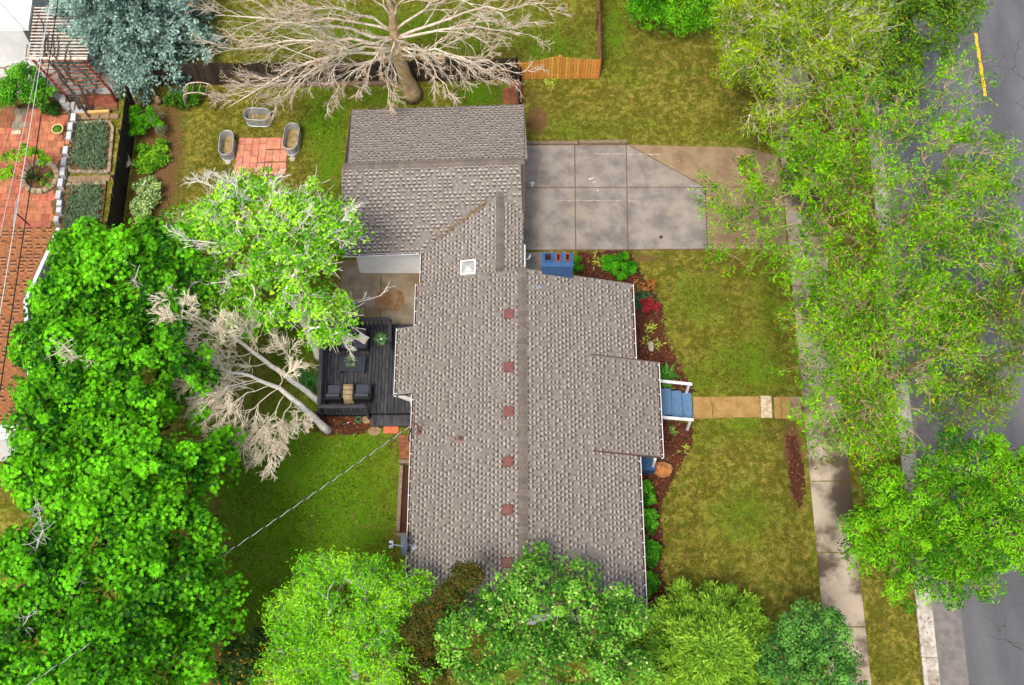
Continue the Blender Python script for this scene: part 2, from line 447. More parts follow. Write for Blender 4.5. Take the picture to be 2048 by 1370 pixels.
# ---- driveway: two rows of slabs with joints, a diagonal joint and a tan apron
drive = structure("driveway", "grey concrete driveway of jointed slabs beside the garage")
M_JOINT = mat("joint_dirt", S(122, 98, 72), S(92, 76, 58), rough=.95, scale=8)
jm = MB(); jm.prism([P(1047, 289), P(1262, 289), P(1416, 374), P(1420, 500), P(1047, 502)], -0.1, 0.012); jm.build("joint", M_JOINT, drive)
for q in ([(1048, 290), (1149, 290), (1150, 374), (1048, 374)], [(1150, 290), (1252, 290), (1253.5, 374), (1151, 374)], [(1253, 290), (1256, 290), (1410, 374), (1254.5, 374)],
          [(1048, 375), (1150, 375), (1151, 499), (1048, 500)], [(1151, 375), (1253.5, 375), (1255.5, 498.5), (1152, 499)], [(1254.5, 375), (1410, 375), (1415, 497), (1256.5, 498.5)]):
    slab("slab", q, M_CONC, drive)
def slope_slab(name, px, mtl, parent, n=24, zo=0.03):
    """slab that follows the bank: px = left-bottom, right-bottom, right-top, left-top"""
    m = MB(); a, b, c, d = [P(*p, 0) for p in px]
    for q_ in (b, c): q_.x = min(q_.x, 12.08)
    pts0 = [a.lerp(b, i / n) for i in range(n + 1)]; pts1 = [d.lerp(c, i / n) for i in range(n + 1)]
    for i in range(n):
        qs = [pts0[i], pts0[i + 1], pts1[i + 1], pts1[i]]
        m.quad(*[(p.x, p.y, float(zg(p.x)) + zo) for p in qs])
    m.quad(*[(p.x, p.y, float(zg(p.x)) + zo) for p in (pts0[0], pts1[0])] + [(p.x, p.y, float(zg(p.x)) - .1) for p in (pts1[0], pts0[0])])
    for pp in (pts0, pts1):
        for i in range(n):
            m.quad((pp[i].x, pp[i].y, float(zg(pp[i].x)) - .1), (pp[i + 1].x, pp[i + 1].y, float(zg(pp[i + 1].x)) - .1), (pp[i + 1].x, pp[i + 1].y, float(zg(pp[i + 1].x)) + zo), (pp[i].x, pp[i].y, float(zg(pp[i].x)) + zo))
    return m.build(name, mtl, parent)
slope_slab("apron_slab", [(1412, 374.3), (1600, 374.3), (1600, 298), (1257.5, 290)], M_CONC_TAN, drive)
slope_slab("apron_slab", [(1416, 498), (1500, 498), (1496, 375.5), (1411.5, 375.5)], M_CONC_TAN, drive)
slope_slab("apron_slab", [(1501, 498), (1600, 498), (1600, 375.5), (1497, 375.5)], M_CONC_TAN, drive)
dm = MB(); c = P(1322, 474, .034); dm.lathe(c, [(.02, 0), (.085, 0), (.085, .006), (.06, .008), (.01, .008)], 14)
dm.build("drain_cover", mat("drain_iron", S(70, 60, 48), rough=.7), drive)
M_STAIN = mat("white_paint_stain", S(224, 226, 228), S(180, 180, 182), rough=.8, scale=20)
for (sx, sy, sw, sh, rz) in ((1065, 367, .10, .12, .3), (1064, 372, .06, .05, 0), (1182, 357, .14, .035, .35), (1188, 364, .07, .03, .1), (1195, 381, .05, .02, .1)):
    m = MB(); c = P(sx, sy, .0345); pts = []
    for k in range(9):
        a = k / 9 * 6.283; r = 1 + .35 * math.sin(k * 2.3); pts.append((c.x + (sw * math.cos(a) * math.cos(rz) - sh * math.sin(a) * math.sin(rz)) * r, c.y + (sw * math.cos(a) * math.sin(rz) + sh * math.sin(a) * math.cos(rz)) * r))
    m.prism(pts, .028, .034); m.build("paint_stain", M_STAIN, drive)
M_STREAK = mat("mineral_streak", S(186, 180, 172), S(150, 143, 136), rough=.85, scale=7, contrast=(.4, .6))
for xa, xb, yy, th in ((1190, 1246, 307.5, .05), (1258, 1330, 308.5, .06), (1105, 1245, 401, .04), (1256, 1275, 402, .05), (1160, 1180, 316, .04)):
    m = MB(); n_ = 16; up_, dn_ = [], []
    for k in range(n_ + 1):
        p = P(xa + (xb - xa) * k / n_, yy + .8 * math.sin(k * 1.9 + xa), .034); e = th * (.25 + .75 * rng.random()) * (1 if 0 < k < n_ else .1)
        up_.append((p.x, p.y + e * .5)); dn_.append((p.x, p.y - e * .5))
    m.prism(dn_ + up_[::-1], .028, .0335); m.build("mineral_streak", M_STREAK, drive)
# timber edging above the driveway
M_TIMBER = mat("weathered_timber", S(150, 132, 110), S(108, 92, 76), rough=.9, scale=6, stretch=(1, 6, 6), bump=.4, bscale=30, objrand=.12)
tm = MB(); a = P(1049, 286, .07); b = P(1156, 286, .07); tm.bar(a, b, .15, .16); o = tm.build("timber_edging", M_TIMBER, None, bevel=.015)
tag(o, "grey weathered timber edging the driveway next to the garage", "timber", "timbers edging the driveway")
tm = MB(); a = P(1158, 285, .08); b = P(1254, 284, .08); tm.bar(a, b, .16, .17); o = tm.build("timber_edging", M_TIMBER, None, bevel=.015)
tag(o, "pale split timber edging the driveway, right of the darker timber", "timber", "timbers edging the driveway")

# ---- front path, steps
path = structure("front_path", "ochre concrete front path with a crack, leading to blue steps")
JAG = [(1422, 793), (1420, 800), (1423, 806), (1427, 813), (1425, 822), (1426, 836)]
slab("slab", [(1386, 793)] + JAG + [(1385, 838)], M_CONC_PATH, path, gap=.012)
slab("slab", [(1520, 792), (1521, 834)] + [(a + .6, b) for a, b in JAG[::-1]], M_CONC_PATH, path, gap=.012)
steps = structure("garden_steps", "short flight of concrete steps from front path to sidewalk")
slab("step", [(1521, 791), (1543, 791), (1545, 835), (1522, 835)], M_CONC_CREAM, steps, z1=.04, z0=-.7, gap=.004)
for i, (a, b) in enumerate(((1545, 1561), (1562, 1579), (1580, 1602))):
    z = -.12 - .12 * i
    slab("step", [(a - 6, 793), (b, 793), (b + 2, 837), (a - 6, 837)], M_CONC_PATH if i < 2 else M_CONC_TAN, steps, z1=z, z0=-.8, gap=.004)

# ---- sidewalk slabs
walk = structure("sidewalk", "stained concrete sidewalk along the park strip")
y = Y(1640, 1410, -.47); joints = []
while y < Y(1560, -40, -.47):
    joints.append(y); y += 2.95
for y0, y1 in zip(joints[:-1], joints[1:]):
    g = .02
    pts = [(walk_x(y0 + g), y0 + g), (walk_x(y0 + g) + 1.62, y0 + g), (walk_x(y1 - g) + 1.62, y1 - g), (walk_x(y1 - g), y1 - g)]
    m = MB(); m.prism(pts, -.62, -.47); m.build("slab", M_WALK, walk, bevel=.015)
# ---- kerb, gutter pan, road
def strip(name, off0, off1, z0, z1, mtl, step, parent=None, bevel=.02):
    y = -22.0; first = None
    while y < 30:
        y1 = y + step
        pts = [(kerb_x(y) + off0, y + .008), (kerb_x(y) + off1, y + .008), (kerb_x(y1) + off1, y1 - .008), (kerb_x(y1) + off0, y1 - .008)]
        m = MB(); m.prism(pts, z0, z1); m.build(name, mtl, parent, bevel=bevel); y = y1
kerb = structure("kerb", "pale concrete kerb and gutter pan beside the road")
strip("kerb_stone", 0, .16, -.9, -.42, M_KERB, 3.0, kerb, .03)
strip("gutter_pan", .165, .66, -.9, -.572, M_KERB, 3.0, kerb, .01)

def road_material():
    m = bpy.data.materials.new("asphalt"); m.use_nodes = True
    nt = m.node_tree; nd = nt.nodes; lk = nt.links
    bs = nd["Principled BSDF"]; bs.inputs["Roughness"].default_value = .85
    geo = nd.new("ShaderNodeNewGeometry")
    def noise(sc, dt, stretch=None):
        v = geo.outputs["Position"]
        if stretch:
            mp = nd.new("ShaderNodeMapping"); mp.inputs["Scale"].default_value = stretch; lk.new(v, mp.inputs[0]); v = mp.outputs[0]
        n = nd.new("ShaderNodeTexNoise"); n.inputs["Scale"].default_value = sc; n.inputs["Detail"].default_value = dt; lk.new(v, n.inputs["Vector"]); return n
    def ss(src, lo, hi):
        r = nd.new("ShaderNodeMapRange"); r.interpolation_type = 'SMOOTHSTEP'; r.inputs[1].default_value = lo; r.inputs[2].default_value = hi; lk.new(src, r.inputs[0]); return r.outputs[0]
    def mix(f, a, b):
        x = nd.new("ShaderNodeMix"); x.data_type = 'RGBA'; lk.new(f, x.inputs[0])
        for i, s in ((6, a), (7, b)):
            if hasattr(s, "is_linked"): lk.new(s, x.inputs[i])
            else: x.inputs[i].default_value = (*s, 1)
        return x.outputs[2]
    c = mix(ss(noise(.7, 6, (1, .25, 1)).outputs[0], .35, .65), S(78, 80, 85), S(108, 109, 113))
    c = mix(ss(noise(60, 3).outputs[0], .35, .75), c, S(94, 95, 99))
    dn = noise(1.4, 5); add = nd.new("ShaderNodeVectorMath"); add.operation = 'MULTIPLY_ADD'
    lk.new(dn.outputs["Color"], add.inputs[0]); add.inputs[1].default_value = (.9, .9, 0); lk.new(geo.outputs["Position"], add.inputs[2])
    vo = nd.new("ShaderNodeTexVoronoi"); vo.feature = 'DISTANCE_TO_EDGE'; vo.inputs["Scale"].default_value = .55; lk.new(add.outputs[0], vo.inputs["Vector"])
    cr = nd.new("ShaderNodeMath"); cr.operation = 'MULTIPLY'
    lt = ss(vo.outputs["Distance"], .006, .001); lk.new(lt, cr.inputs[0]); lk.new(ss(noise(.35, 2).outputs[0], .45, .55), cr.inputs[1])
    c = mix(cr.outputs[0], c, S(54, 52, 54))
    lk.new(c, bs.inputs["Base Color"])
    b = nd.new("ShaderNodeBump"); b.inputs["Strength"].default_value = .35; b.inputs["Distance"].default_value = .02; lk.new(noise(45, 4).outputs[0], b.inputs["Height"]); lk.new(b.outputs[0], bs.inputs["Normal"])
    return m
M_ROAD = road_material()
m = MB(); m.prism([(kerb_x(-60) + .66, -60), (kerb_x(-60) + 11, -60), (kerb_x(80) + 11, 80), (kerb_x(80) + .66, 80)], -.95, -.58)
road = m.build("road", M_ROAD, None); tag(road, "cracked grey asphalt road at the right edge", None, kind="structure")
m = MB(); m.prism([(kerb_x(-60) + .664, -60), (kerb_x(-60) + 1.75, -60), (kerb_x(9) + 1.75, 9), (kerb_x(9) + .664, 9)], -.6, -.574)
o = m.build("road_patch", mat("asphalt_patch", S(130, 124, 121), S(110, 106, 105), rough=.9, scale=3, bump=.3, bscale=45), road)
M_YEL = mat("yellow_road_paint", S(232, 190, 40), S(170, 136, 60), rough=.7, scale=9, contrast=(.45, .7))
m = MB(); pts = []
a, b = P(1951, 66, -.57), P(1971, 192, -.57); nseg = 14
for i in range(nseg + 1): p = a.lerp(b, i / nseg); pts.append((p.x - .075 + .02 * math.sin(i * 2.1), p.y))
for i in range(nseg, -1, -1): p = a.lerp(b, i / nseg); pts.append((p.x + .075 + .02 * math.sin(i * 1.7 + 1), p.y))
m.prism(pts, -.59, -.575); o = m.build("lane_marking", M_YEL, road)

# ---- planting beds of bark mulch
M_MULCH = mat("mulch", S(86, 48, 32), S(58, 34, 24), rough=.95, scale=14, bump=.8, bscale=35)
M_CHIP = mat("bark_chip", (1, 1, 1), None, rough=.9, attr=True)
BEDS = {
 "front bed above the porch": ([(1152, 505), (1262, 503), (1275, 548), (1296, 575), (1318, 625), (1340, 690), (1366, 750), (1386, 792), (1240, 792), (1240, 566), (1152, 566)], 0),
 "front bed below the porch": ([(1240, 842), (1386, 846), (1380, 895), (1358, 935), (1330, 985), (1318, 1050), (1322, 1110), (1332, 1180), (1335, 1240), (1230, 1240)], 0),
 "deck bed": ([(622, 824), (768, 826), (768, 855), (735, 866), (690, 868), (650, 874), (622, 850)], 0),
 "bank bed": ([(1572, 870), (1598, 862), (1612, 985), (1606, 1010), (1590, 975), (1578, 920)], 0),
}
for nm, (px, z) in BEDS.items():
    poly = [P(a, b) for a, b in px]
    a = np.array([(p.x, p.y) for p in poly]); x0, y0 = a.min(0); x1, y1 = a.max(0)
    cs = .08; ys = np.arange(y0, y1, cs); ns = 0
    m = MB()
    for yy in ys:                       # a low mound of strips following the ground
        xs = np.arange(x0, x1 + cs, cs); wob = .10 * np.sin(xs * 3.1 + yy * 2.3) + rng.normal(size=xs.shape) * .05; ok = inside([(p.x, p.y) for p in poly], xs + wob, np.full(xs.shape, yy) + wob)
        for xx in xs[ok]: m.quad(*[(xx + i, yy + j, float(zg(xx + i)) + .016) for i, j in ((0, 0), (cs, 0), (cs, cs), (0, cs))])
    o = m.build("mulch_bed", M_MULCH, None); tag(o, "brown bark mulch, " + nm, None, kind="structure")
    n = int((x1 - x0) * (y1 - y0) * 330)
    xs = rng.uniform(x0, x1, n); ys = rng.uniform(y0, y1, n)
    ok = inside([(p.x, p.y) for p in poly], xs + rng.normal(size=n) * .1, ys + rng.normal(size=n) * .1); xs = xs[ok]; ys = ys[ok]; n = len(xs)
    pos = np.stack([xs, ys, zg(xs) + .02 + rng.random(n) * .025], 1)
    nr = rng.normal(size=(n, 3)) * .45 + np.array([0, 0, 1]); cc = tints(n, S(66, 36, 24), S(120, 68, 42), .25)
    pale = rng.random(n) < .05; cc[pale] = np.array(S(170, 124, 80)) * rng.uniform(.7, 1.1, (pale.sum(), 1))
    c_ = scatter("mulch_chips", pos, nr, rng.uniform(.05, .13, n), cc, 'chip', M_CHIP, o); tag(c_, kind="stuff")

# ---- back patio slab and walk in front of the chimney
patio = structure("back_patio", "stained brown concrete patio behind the house")
slab("slab", [(684, 520), (762, 520), (760, 650), (676, 650)], M_PATIO, patio, z1=.05)
slab("slab", [(763, 520), (860, 520), (858, 655), (761, 650)], M_PATIO, patio, z1=.05)
m = MB(); pts = []
c = P(780, 601, .055)
for k in range(20):
    a = k / 20 * 6.283; ex = abs(math.cos(a)) ** .5 * (1 if math.cos(a) > 0 else -1); ey = abs(math.sin(a)) ** .5 * (1 if math.sin(a) > 0 else -1)
    pts.append((c.x + .62 * ex + .05 * math.sin(k * 3), c.y + .5 * ey + .04 * math.cos(k * 5)))
m.prism(pts, .045, .0545); m.build("rust_stain", mat("patio_rust_stain", S(118, 84, 52), S(136, 112, 84), rough=.85, scale=3.5), patio)
slab("side_walk_slab", [(1040, 504), (1085, 504), (1085, 560), (1040, 560)], M_CONC, patio, z1=.025)

# ---- grass: short tufts over the lawns
def px_poly(px, z=0.0): return [(p.x, p.y) for p in PP(px, z)]
LAWNS = [px_poly([(1275, 508), (1575, 505), (1590, 640), (1600, 790), (1388, 790), (1350, 690), (1325, 620), (1300, 570)]),
         px_poly([(1390, 842), (1545, 840), (1575, 950), (1612, 1020), (1650, 1290), (1330, 1290), (1330, 1100), (1325, 1000), (1375, 920)]),
         px_poly([(1060, 165), (1200, 162), (1205, -40), (1540, -40), (1560, 292), (1150, 281), (1056, 281)]),
         px_poly([(400, 185), (700, 178), (1000, 185), (1000, 215), (700, 230), (690, 520), (330, 520), (340, 300)]),
         px_poly([(440, 880), (640, 880), (795, 872), (792, 1080), (820, 1300), (420, 1380)]),
         px_poly([(430, -40), (1190, -40), (1190, 112), (430, 128)]),
         px_poly([(560, 640), (640, 640), (620, 830), (520, 830)]),
         px_poly([(1720, 900), (1805, 900), (1850, 1390), (1745, 1390)], -.5)]
tp, tc = [], []
for i, poly in enumerate(LAWNS):
    a = np.array(poly); x0, y0 = a.min(0); x1, y1 = a.max(0)
    n = int((x1 - x0) * (y1 - y0) * 330)
    xs = rng.uniform(x0, x1, n); ys = rng.uniform(y0, y1, n); ok = inside(poly, xs, ys)
    xs, ys = xs[ok], ys[ok]
    lu = mask(LUSH, xs, ys); so = mask(SOIL, xs, ys)
    ok = rng.random(len(xs)) > so * .85; xs, ys, lu = xs[ok], ys[ok], lu[ok]
    n = len(xs); t = np.clip(lu + rng.normal(size=n) * .28, 0, 1)[:, None]
    c = np.array(S(134, 122, 46)) * (1 - t) + np.array(S(62, 96, 18)) * t
    straw = rng.random(n) < .10; c[straw] = S(170, 150, 84)
    tp.append(np.stack([xs, ys, ground_z(xs, ys) - .015], 1)); tc.append(c * rng.uniform(.55, 1.4, (n, 1)))
tp = np.concatenate(tp); tc = np.concatenate(tc); n = len(tp)
nr = rng.normal(size=(n, 3)) * .7 + np.array([0, 0, 1]); nr[:, 2] = np.abs(nr[:, 2])
h = rng.uniform(.05, .12, n)
M_GRASS = mat("grass_blades", (1, 1, 1), None, rough=.8, attr=True, transl=.3, spec=.1)
g = scatter("grass", tp, nr, np.stack([h * .35, h, h], 1), tc, 'blade', M_GRASS, None)
tag(g, "short green and straw grass blades over the lawns", None, kind="stuff")
# ================================================================== THE HOUSE
ZE, ZR = 3.1, 4.45                      # eave and ridge heights of the main roof
XL, XR, XM = -3.8, 4.8, 0.4             # eaves and ridge
YN, YS = 1.22, -12.3                    # gable ends
M_SHINGLE = mat("roof_shingle", (1.05, 1.03, 1.02), (.80, .79, .80), rough=.92, scale=9, attr=True, bump=.5, bscale=70, objrand=.08)
M_DECKING = mat("roof_underlay", S(70, 62, 58), rough=.95)
M_WHITE = mat("white_trim", S(236, 238, 240), S(214, 216, 220), rough=.5, scale=5)
M_WALL = mat("white_siding", S(238, 240, 242), S(226, 230, 234), rough=.7, scale=2)
M_CAP = mat("ridge_cap_shingle", S(118, 109, 101), S(102, 94, 88), rough=.92, scale=12, bump=.4, bscale=70, objrand=.14, hue=.02)
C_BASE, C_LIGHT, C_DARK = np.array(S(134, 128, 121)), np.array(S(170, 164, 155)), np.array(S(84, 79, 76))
EXPO = 0.155

house = empty("house", (0.4, -5, 0), "single-storey house with grey-brown shingled gable roofs, white gutters and attached garage", "house")

def cut(poly, t):
    """interval of convex polygon (s, t) at height t"""
    xs = []
    n = len(poly)
    for i in range(n):
        (s0, t0), (s1, t1) = poly[i], poly[(i + 1) % n]
        if (t0 <= t <= t1) or (t1 <= t <= t0):
            if abs(t1 - t0) < 1e-6: xs += [s0, s1]
            else: xs.append(s0 + (s1 - s0) * (t - t0) / (t1 - t0))
    return (min(xs), max(xs)) if len(xs) > 1 else None

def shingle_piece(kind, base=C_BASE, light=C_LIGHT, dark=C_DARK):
    """tab of size 1 x 1: butt end at y=0 raised, shade lines put into two-tone granule colour"""
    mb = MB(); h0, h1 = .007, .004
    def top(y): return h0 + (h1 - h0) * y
    lo = {0: dark, 1: base * .9, 2: dark * 1.1}[kind]; hi = {0: light, 1: base * 1.05, 2: light * .9}[kind]  # shadow band painted into the tab: dark lower tone, light upper tone
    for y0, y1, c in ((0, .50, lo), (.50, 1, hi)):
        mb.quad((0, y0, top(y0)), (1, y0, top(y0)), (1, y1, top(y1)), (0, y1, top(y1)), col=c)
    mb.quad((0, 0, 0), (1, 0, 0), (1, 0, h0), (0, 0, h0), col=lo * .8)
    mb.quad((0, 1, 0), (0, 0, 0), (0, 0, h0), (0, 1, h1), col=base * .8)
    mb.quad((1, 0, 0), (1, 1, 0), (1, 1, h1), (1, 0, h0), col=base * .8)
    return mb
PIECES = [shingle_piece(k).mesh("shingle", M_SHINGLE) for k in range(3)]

def shingled(roof, O, A, U, poly, keep=0, rank=None, pieces=PIECES, base=C_BASE, expo=EXPO, tooth=(.10, .16), gap=(.06, .11), p=(.50, .28, .22), src=None):
    """courses with raised tabs over the convex polygon (s, t); the `keep` best tabs become parts, the rest one mesh"""
    A = Vector(A).normalized(); U = Vector(U).normalized(); N = A.cross(U).normalized(); O = Vector(O)
    if N.z < 0: raise ValueError("plane upside down")
    w3 = lambda s, t, n=0.0: O + A * s + U * t + N * n
    t0 = min(q[1] for q in poly); t1 = max(q[1] for q in poly)
    strips = MB(); tabs = []; t = t0; row = 0
    while t < t1 - .02:
        te = min(t + expo, t1); i0 = cut(poly, t + 1e-4); i1 = cut(poly, te - 1e-4)
        if i0 and i1:
            n = max(1, int((i0[1] - i0[0]) / .45))
            for k in range(n):
                a, b = k / n, (k + 1) / n
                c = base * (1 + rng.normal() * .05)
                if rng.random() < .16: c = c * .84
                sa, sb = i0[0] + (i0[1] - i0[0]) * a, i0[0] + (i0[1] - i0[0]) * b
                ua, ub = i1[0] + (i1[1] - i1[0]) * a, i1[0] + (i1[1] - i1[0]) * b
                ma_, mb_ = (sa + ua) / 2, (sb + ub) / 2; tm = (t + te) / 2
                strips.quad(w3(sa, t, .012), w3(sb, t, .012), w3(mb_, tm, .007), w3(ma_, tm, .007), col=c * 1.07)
                strips.quad(w3(ma_, tm, .007), w3(mb_, tm, .007), w3(ub, te, .002), w3(ua, te, .002), col=c * .88)  # shade line put into the course colour: paler below, darker above
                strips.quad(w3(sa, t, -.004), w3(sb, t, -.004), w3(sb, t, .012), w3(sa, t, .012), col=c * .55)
            lo, hi = max(i0[0], i1[0]) + .01, min(i0[1], i1[1]) - .01
            s = lo + rng.random() * .15
            while te - t > expo * .8:
                w = rng.uniform(*tooth)
                if s + w > hi: break
                tabs.append((s, t, w, te - t, int(rng.choice(3, p=p))))
                s += w + rng.uniform(*gap)
        t += expo; row += 1
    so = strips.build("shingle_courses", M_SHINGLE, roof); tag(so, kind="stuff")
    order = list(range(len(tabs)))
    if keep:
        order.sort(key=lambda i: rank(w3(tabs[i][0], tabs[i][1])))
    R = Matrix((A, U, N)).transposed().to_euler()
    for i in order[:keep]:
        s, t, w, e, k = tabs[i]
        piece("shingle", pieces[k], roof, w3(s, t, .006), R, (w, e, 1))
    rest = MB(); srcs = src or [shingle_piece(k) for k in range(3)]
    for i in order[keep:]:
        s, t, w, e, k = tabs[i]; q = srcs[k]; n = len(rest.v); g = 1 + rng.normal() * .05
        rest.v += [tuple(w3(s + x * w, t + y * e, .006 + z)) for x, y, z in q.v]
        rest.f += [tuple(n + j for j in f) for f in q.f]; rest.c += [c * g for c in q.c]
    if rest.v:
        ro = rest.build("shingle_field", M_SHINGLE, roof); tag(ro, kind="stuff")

def deck_poly(name, pts, th=.13, parent=None):
    """roof deck: polygon of 3-D points with thickness below"""
    mb = MB(); k = len(pts); lowp = [(p[0], p[1], p[2] - th) for p in pts]; tp = [(p[0], p[1], p[2] - .008) for p in pts]
    mb.quad(*tp); mb.quad(*lowp[::-1])
    for i in range(k):
        j = (i + 1) % k; mb.quad(lowp[i], lowp[j], tp[j], tp[i])
    return mb.build(name, M_DECKING, parent)

def cap_mesh():
    mb = MB()
    for s in (-1, 1):
        mb.quad((0, 0, .03), (s * .17, 0, -.022), (s * .17, .30, -.034), (0, .30, .018)) if s < 0 else mb.quad((0, .30, .018), (.17, .30, -.034), (.17, 0, -.022), (0, 0, .03))
        mb.quad((0, 0, .014), (s * .17, 0, -.036), (s * .17, 0, -.022), (0, 0, .03))
        mb.quad((s * .17, 0, -.036), (s * .17, .30, -.046), (s * .17, .30, -.034), (s * .17, 0, -.022))
    for f in range(len(mb.f)): pass
    return mb.mesh("ridge_cap", M_CAP)
CAP = cap_mesh()
def ridge_caps(roof, a, b, n):
    a = Vector(a); b = Vector(b); d = b - a; rz = math.atan2(-d.x, d.y); L = d.length
    for i in range(n):
        p = a.lerp(b, i / n)
        o = piece("ridge_cap", CAP, roof, (p.x, p.y, p.z + .012), (math.atan2(d.z, math.hypot(d.x, d.y)), 0, rz), (1.0, L / n / .25, 1))

# ---------------- main roof
pl = (ZR - ZE) / (XM - XL); pr = (ZR - ZE) / (XR - XM)
XB = -4.52; ZB = ZE - (XL - XB) * pl                # the bump-out on the left carries the same slope further down
roof = deck_poly("main_roof", [(XM, YN, ZR), (XL, YN, ZE), (XL, YS, ZE), (XM, YS, ZR)], parent=house)
d2 = deck_poly("roof_deck", [(XM, YS, ZR), (XR, YS, ZE), (XR, YN, ZE), (XM, YN, ZR)], parent=roof)
d3 = deck_poly("bay_roof_deck", [(XL, -.66, ZE), (XB, -.66, ZB), (XB, -3.52, ZB), (XL, -3.52, ZE)], parent=roof)
UL = Vector((XM - XL, 0, ZR - ZE)); UR = Vector((XM - XR, 0, ZR - ZE))
SL, SR = UL.length, UR.length
camv = Vector((0, CAM_Y, CAM_H))
ext = (XL - XB) / (XM - XL) * SL
YB_VIS = -11.6
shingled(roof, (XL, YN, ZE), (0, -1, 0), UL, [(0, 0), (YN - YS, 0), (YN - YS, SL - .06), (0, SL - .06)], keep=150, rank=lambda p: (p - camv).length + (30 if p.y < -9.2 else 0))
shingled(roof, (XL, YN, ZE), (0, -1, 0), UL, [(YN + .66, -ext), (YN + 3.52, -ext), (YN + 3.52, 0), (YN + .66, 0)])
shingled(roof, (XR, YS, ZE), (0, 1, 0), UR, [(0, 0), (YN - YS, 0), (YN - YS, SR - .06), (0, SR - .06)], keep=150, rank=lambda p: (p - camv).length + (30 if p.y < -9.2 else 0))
ridge_caps(roof, (XM, YS, ZR), (XM, YN, ZR), 58)

# ---------------- porch roof: a lower slope laid over the right side
zpt = ZR - pr * (2.95 - XM) + .03
PX0, PX1, PY0, PY1, PZ1 = 2.95, 5.70, -6.10, -2.15, 2.93
proof = deck_poly("porch_roof", [(PX0, PY0, zpt), (PX1, PY0, PZ1), (PX1, PY1, PZ1), (PX0, PY1, zpt)], parent=house, th=.10)
UPo = Vector((PX0 - PX1, 0, zpt - PZ1))
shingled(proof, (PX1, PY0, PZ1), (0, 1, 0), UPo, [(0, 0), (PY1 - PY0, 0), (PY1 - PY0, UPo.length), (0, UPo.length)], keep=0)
M_DRIP = mat("brown_drip_edge", S(96, 72, 60), rough=.6)
for yy in (PY0, PY1):
    mb = MB(); mb.bar((PX0 + .1, yy, zpt - .035), (PX1, yy, PZ1 - .035), .03, .12); mb.build("drip_edge", M_DRIP, proof)

# ---------------- garage roof (the garage stands a touch askew to the house)
GZE, GZR = 2.7, 3.8
gNW, gNE = Vector((-6.93, 9.82, GZE)), Vector((0.52, 10.10, GZE))
gRW, gRE = Vector((-6.93, 6.29, GZR)), Vector((0.50, 6.57, GZR))
gSW, gSE = Vector((-6.93, 2.76, GZE)), Vector((0.48, 3.04, GZE))
groof = deck_poly("garage_roof", [gRW, gSW, gSE, gRE], parent=house)
deck_poly("roof_deck", [gNE, gNW, gRW, gRE], parent=groof)
A = (gSE - gSW); Us = gRW - gSW
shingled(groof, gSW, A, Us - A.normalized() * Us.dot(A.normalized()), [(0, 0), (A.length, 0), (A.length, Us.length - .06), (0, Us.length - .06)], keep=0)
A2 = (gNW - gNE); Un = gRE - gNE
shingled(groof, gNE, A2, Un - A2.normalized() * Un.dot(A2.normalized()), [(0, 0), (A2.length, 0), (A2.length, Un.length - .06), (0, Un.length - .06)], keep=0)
ridge_caps(groof, gRE, gRW, 30)
for a, b in ((gSW, gRW), (gRW, gNW), (gSE, gRE), (gRE, gNE)):
    mb = MB(); o_ = Vector((-.012 if a.x < -3 else .012, 0, -.05)); mb.bar(a + o_, b + o_, .025, .15); mb.build("drip_edge", M_DRIP, groof)

# ---------------- link roof between garage and house
cL, cLz = -3.66, 2.72; cM, cMz = -0.49, 3.40; cRr, cRz = 0.47, 3.17
def gz(y, x): 
    ys = gSW.y + (gSE.y - gSW.y) * (x - gSW.x) / (gSE.x - gSW.x); return GZE + (GZR - GZE) * (y - ys) / 3.53
yv_top = gSW.y + .28 * (cM - gSW.x) / 7.4 + (cMz - GZE) / (GZR - GZE) * 3.53
yv_l = gSW.y + .28 * (cL - gSW.x) / 7.4 + (cLz - GZE) / (GZR - GZE) * 3.53
yv_r = gSW.y + .28 * (cRr - gSW.x) / 7.4 + (cRz - GZE) / (GZR - GZE) * 3.53
yb = YN - .55
lroof = deck_poly("link_roof", [(cL, yb, cLz), (cM, yb, cMz), (cM, yv_top, cMz), (cL, yv_l, cLz)], parent=house)
deck_poly("roof_deck", [(cM, yb, cMz), (cRr, yb, cRz), (cRr, yv_r, cRz), (cM, yv_top, cMz)], parent=lroof)
Ul = Vector((cM - cL, 0, cMz - cLz)); l_ = Ul.length
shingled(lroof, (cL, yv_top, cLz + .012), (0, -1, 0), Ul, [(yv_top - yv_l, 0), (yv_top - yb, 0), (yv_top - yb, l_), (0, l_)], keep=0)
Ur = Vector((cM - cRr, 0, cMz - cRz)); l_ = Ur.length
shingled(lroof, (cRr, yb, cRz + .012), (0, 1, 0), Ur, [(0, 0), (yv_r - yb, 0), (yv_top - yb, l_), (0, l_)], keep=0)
ridge_caps(lroof, (cM, yb, cMz + .012), (cM, yv_top + .1, cMz + .012), 17)
# dry leaves caught in the valley
n = 260; t = rng.random(n) ** .8; vx = cL + (cM - cL) * (.12 + t * .72); vy = yv_l + (yv_top - yv_l) * (.12 + t * .72)
pos = np.stack([vx + rng.normal(size=n) * .05, vy + rng.normal(size=n) * .05, cLz + (cMz - cLz) * (.12 + t * .72) + .05], 1)
o = scatter("leaf_litter", pos, rng.normal(size=(n, 3)) * .6 + [0, 0, 1], rng.uniform(.05, .11, n), tints(n, S(104, 80, 52), S(150, 122, 84), .2), 'chip', M_CHIP, lroof); tag(o, kind="stuff")

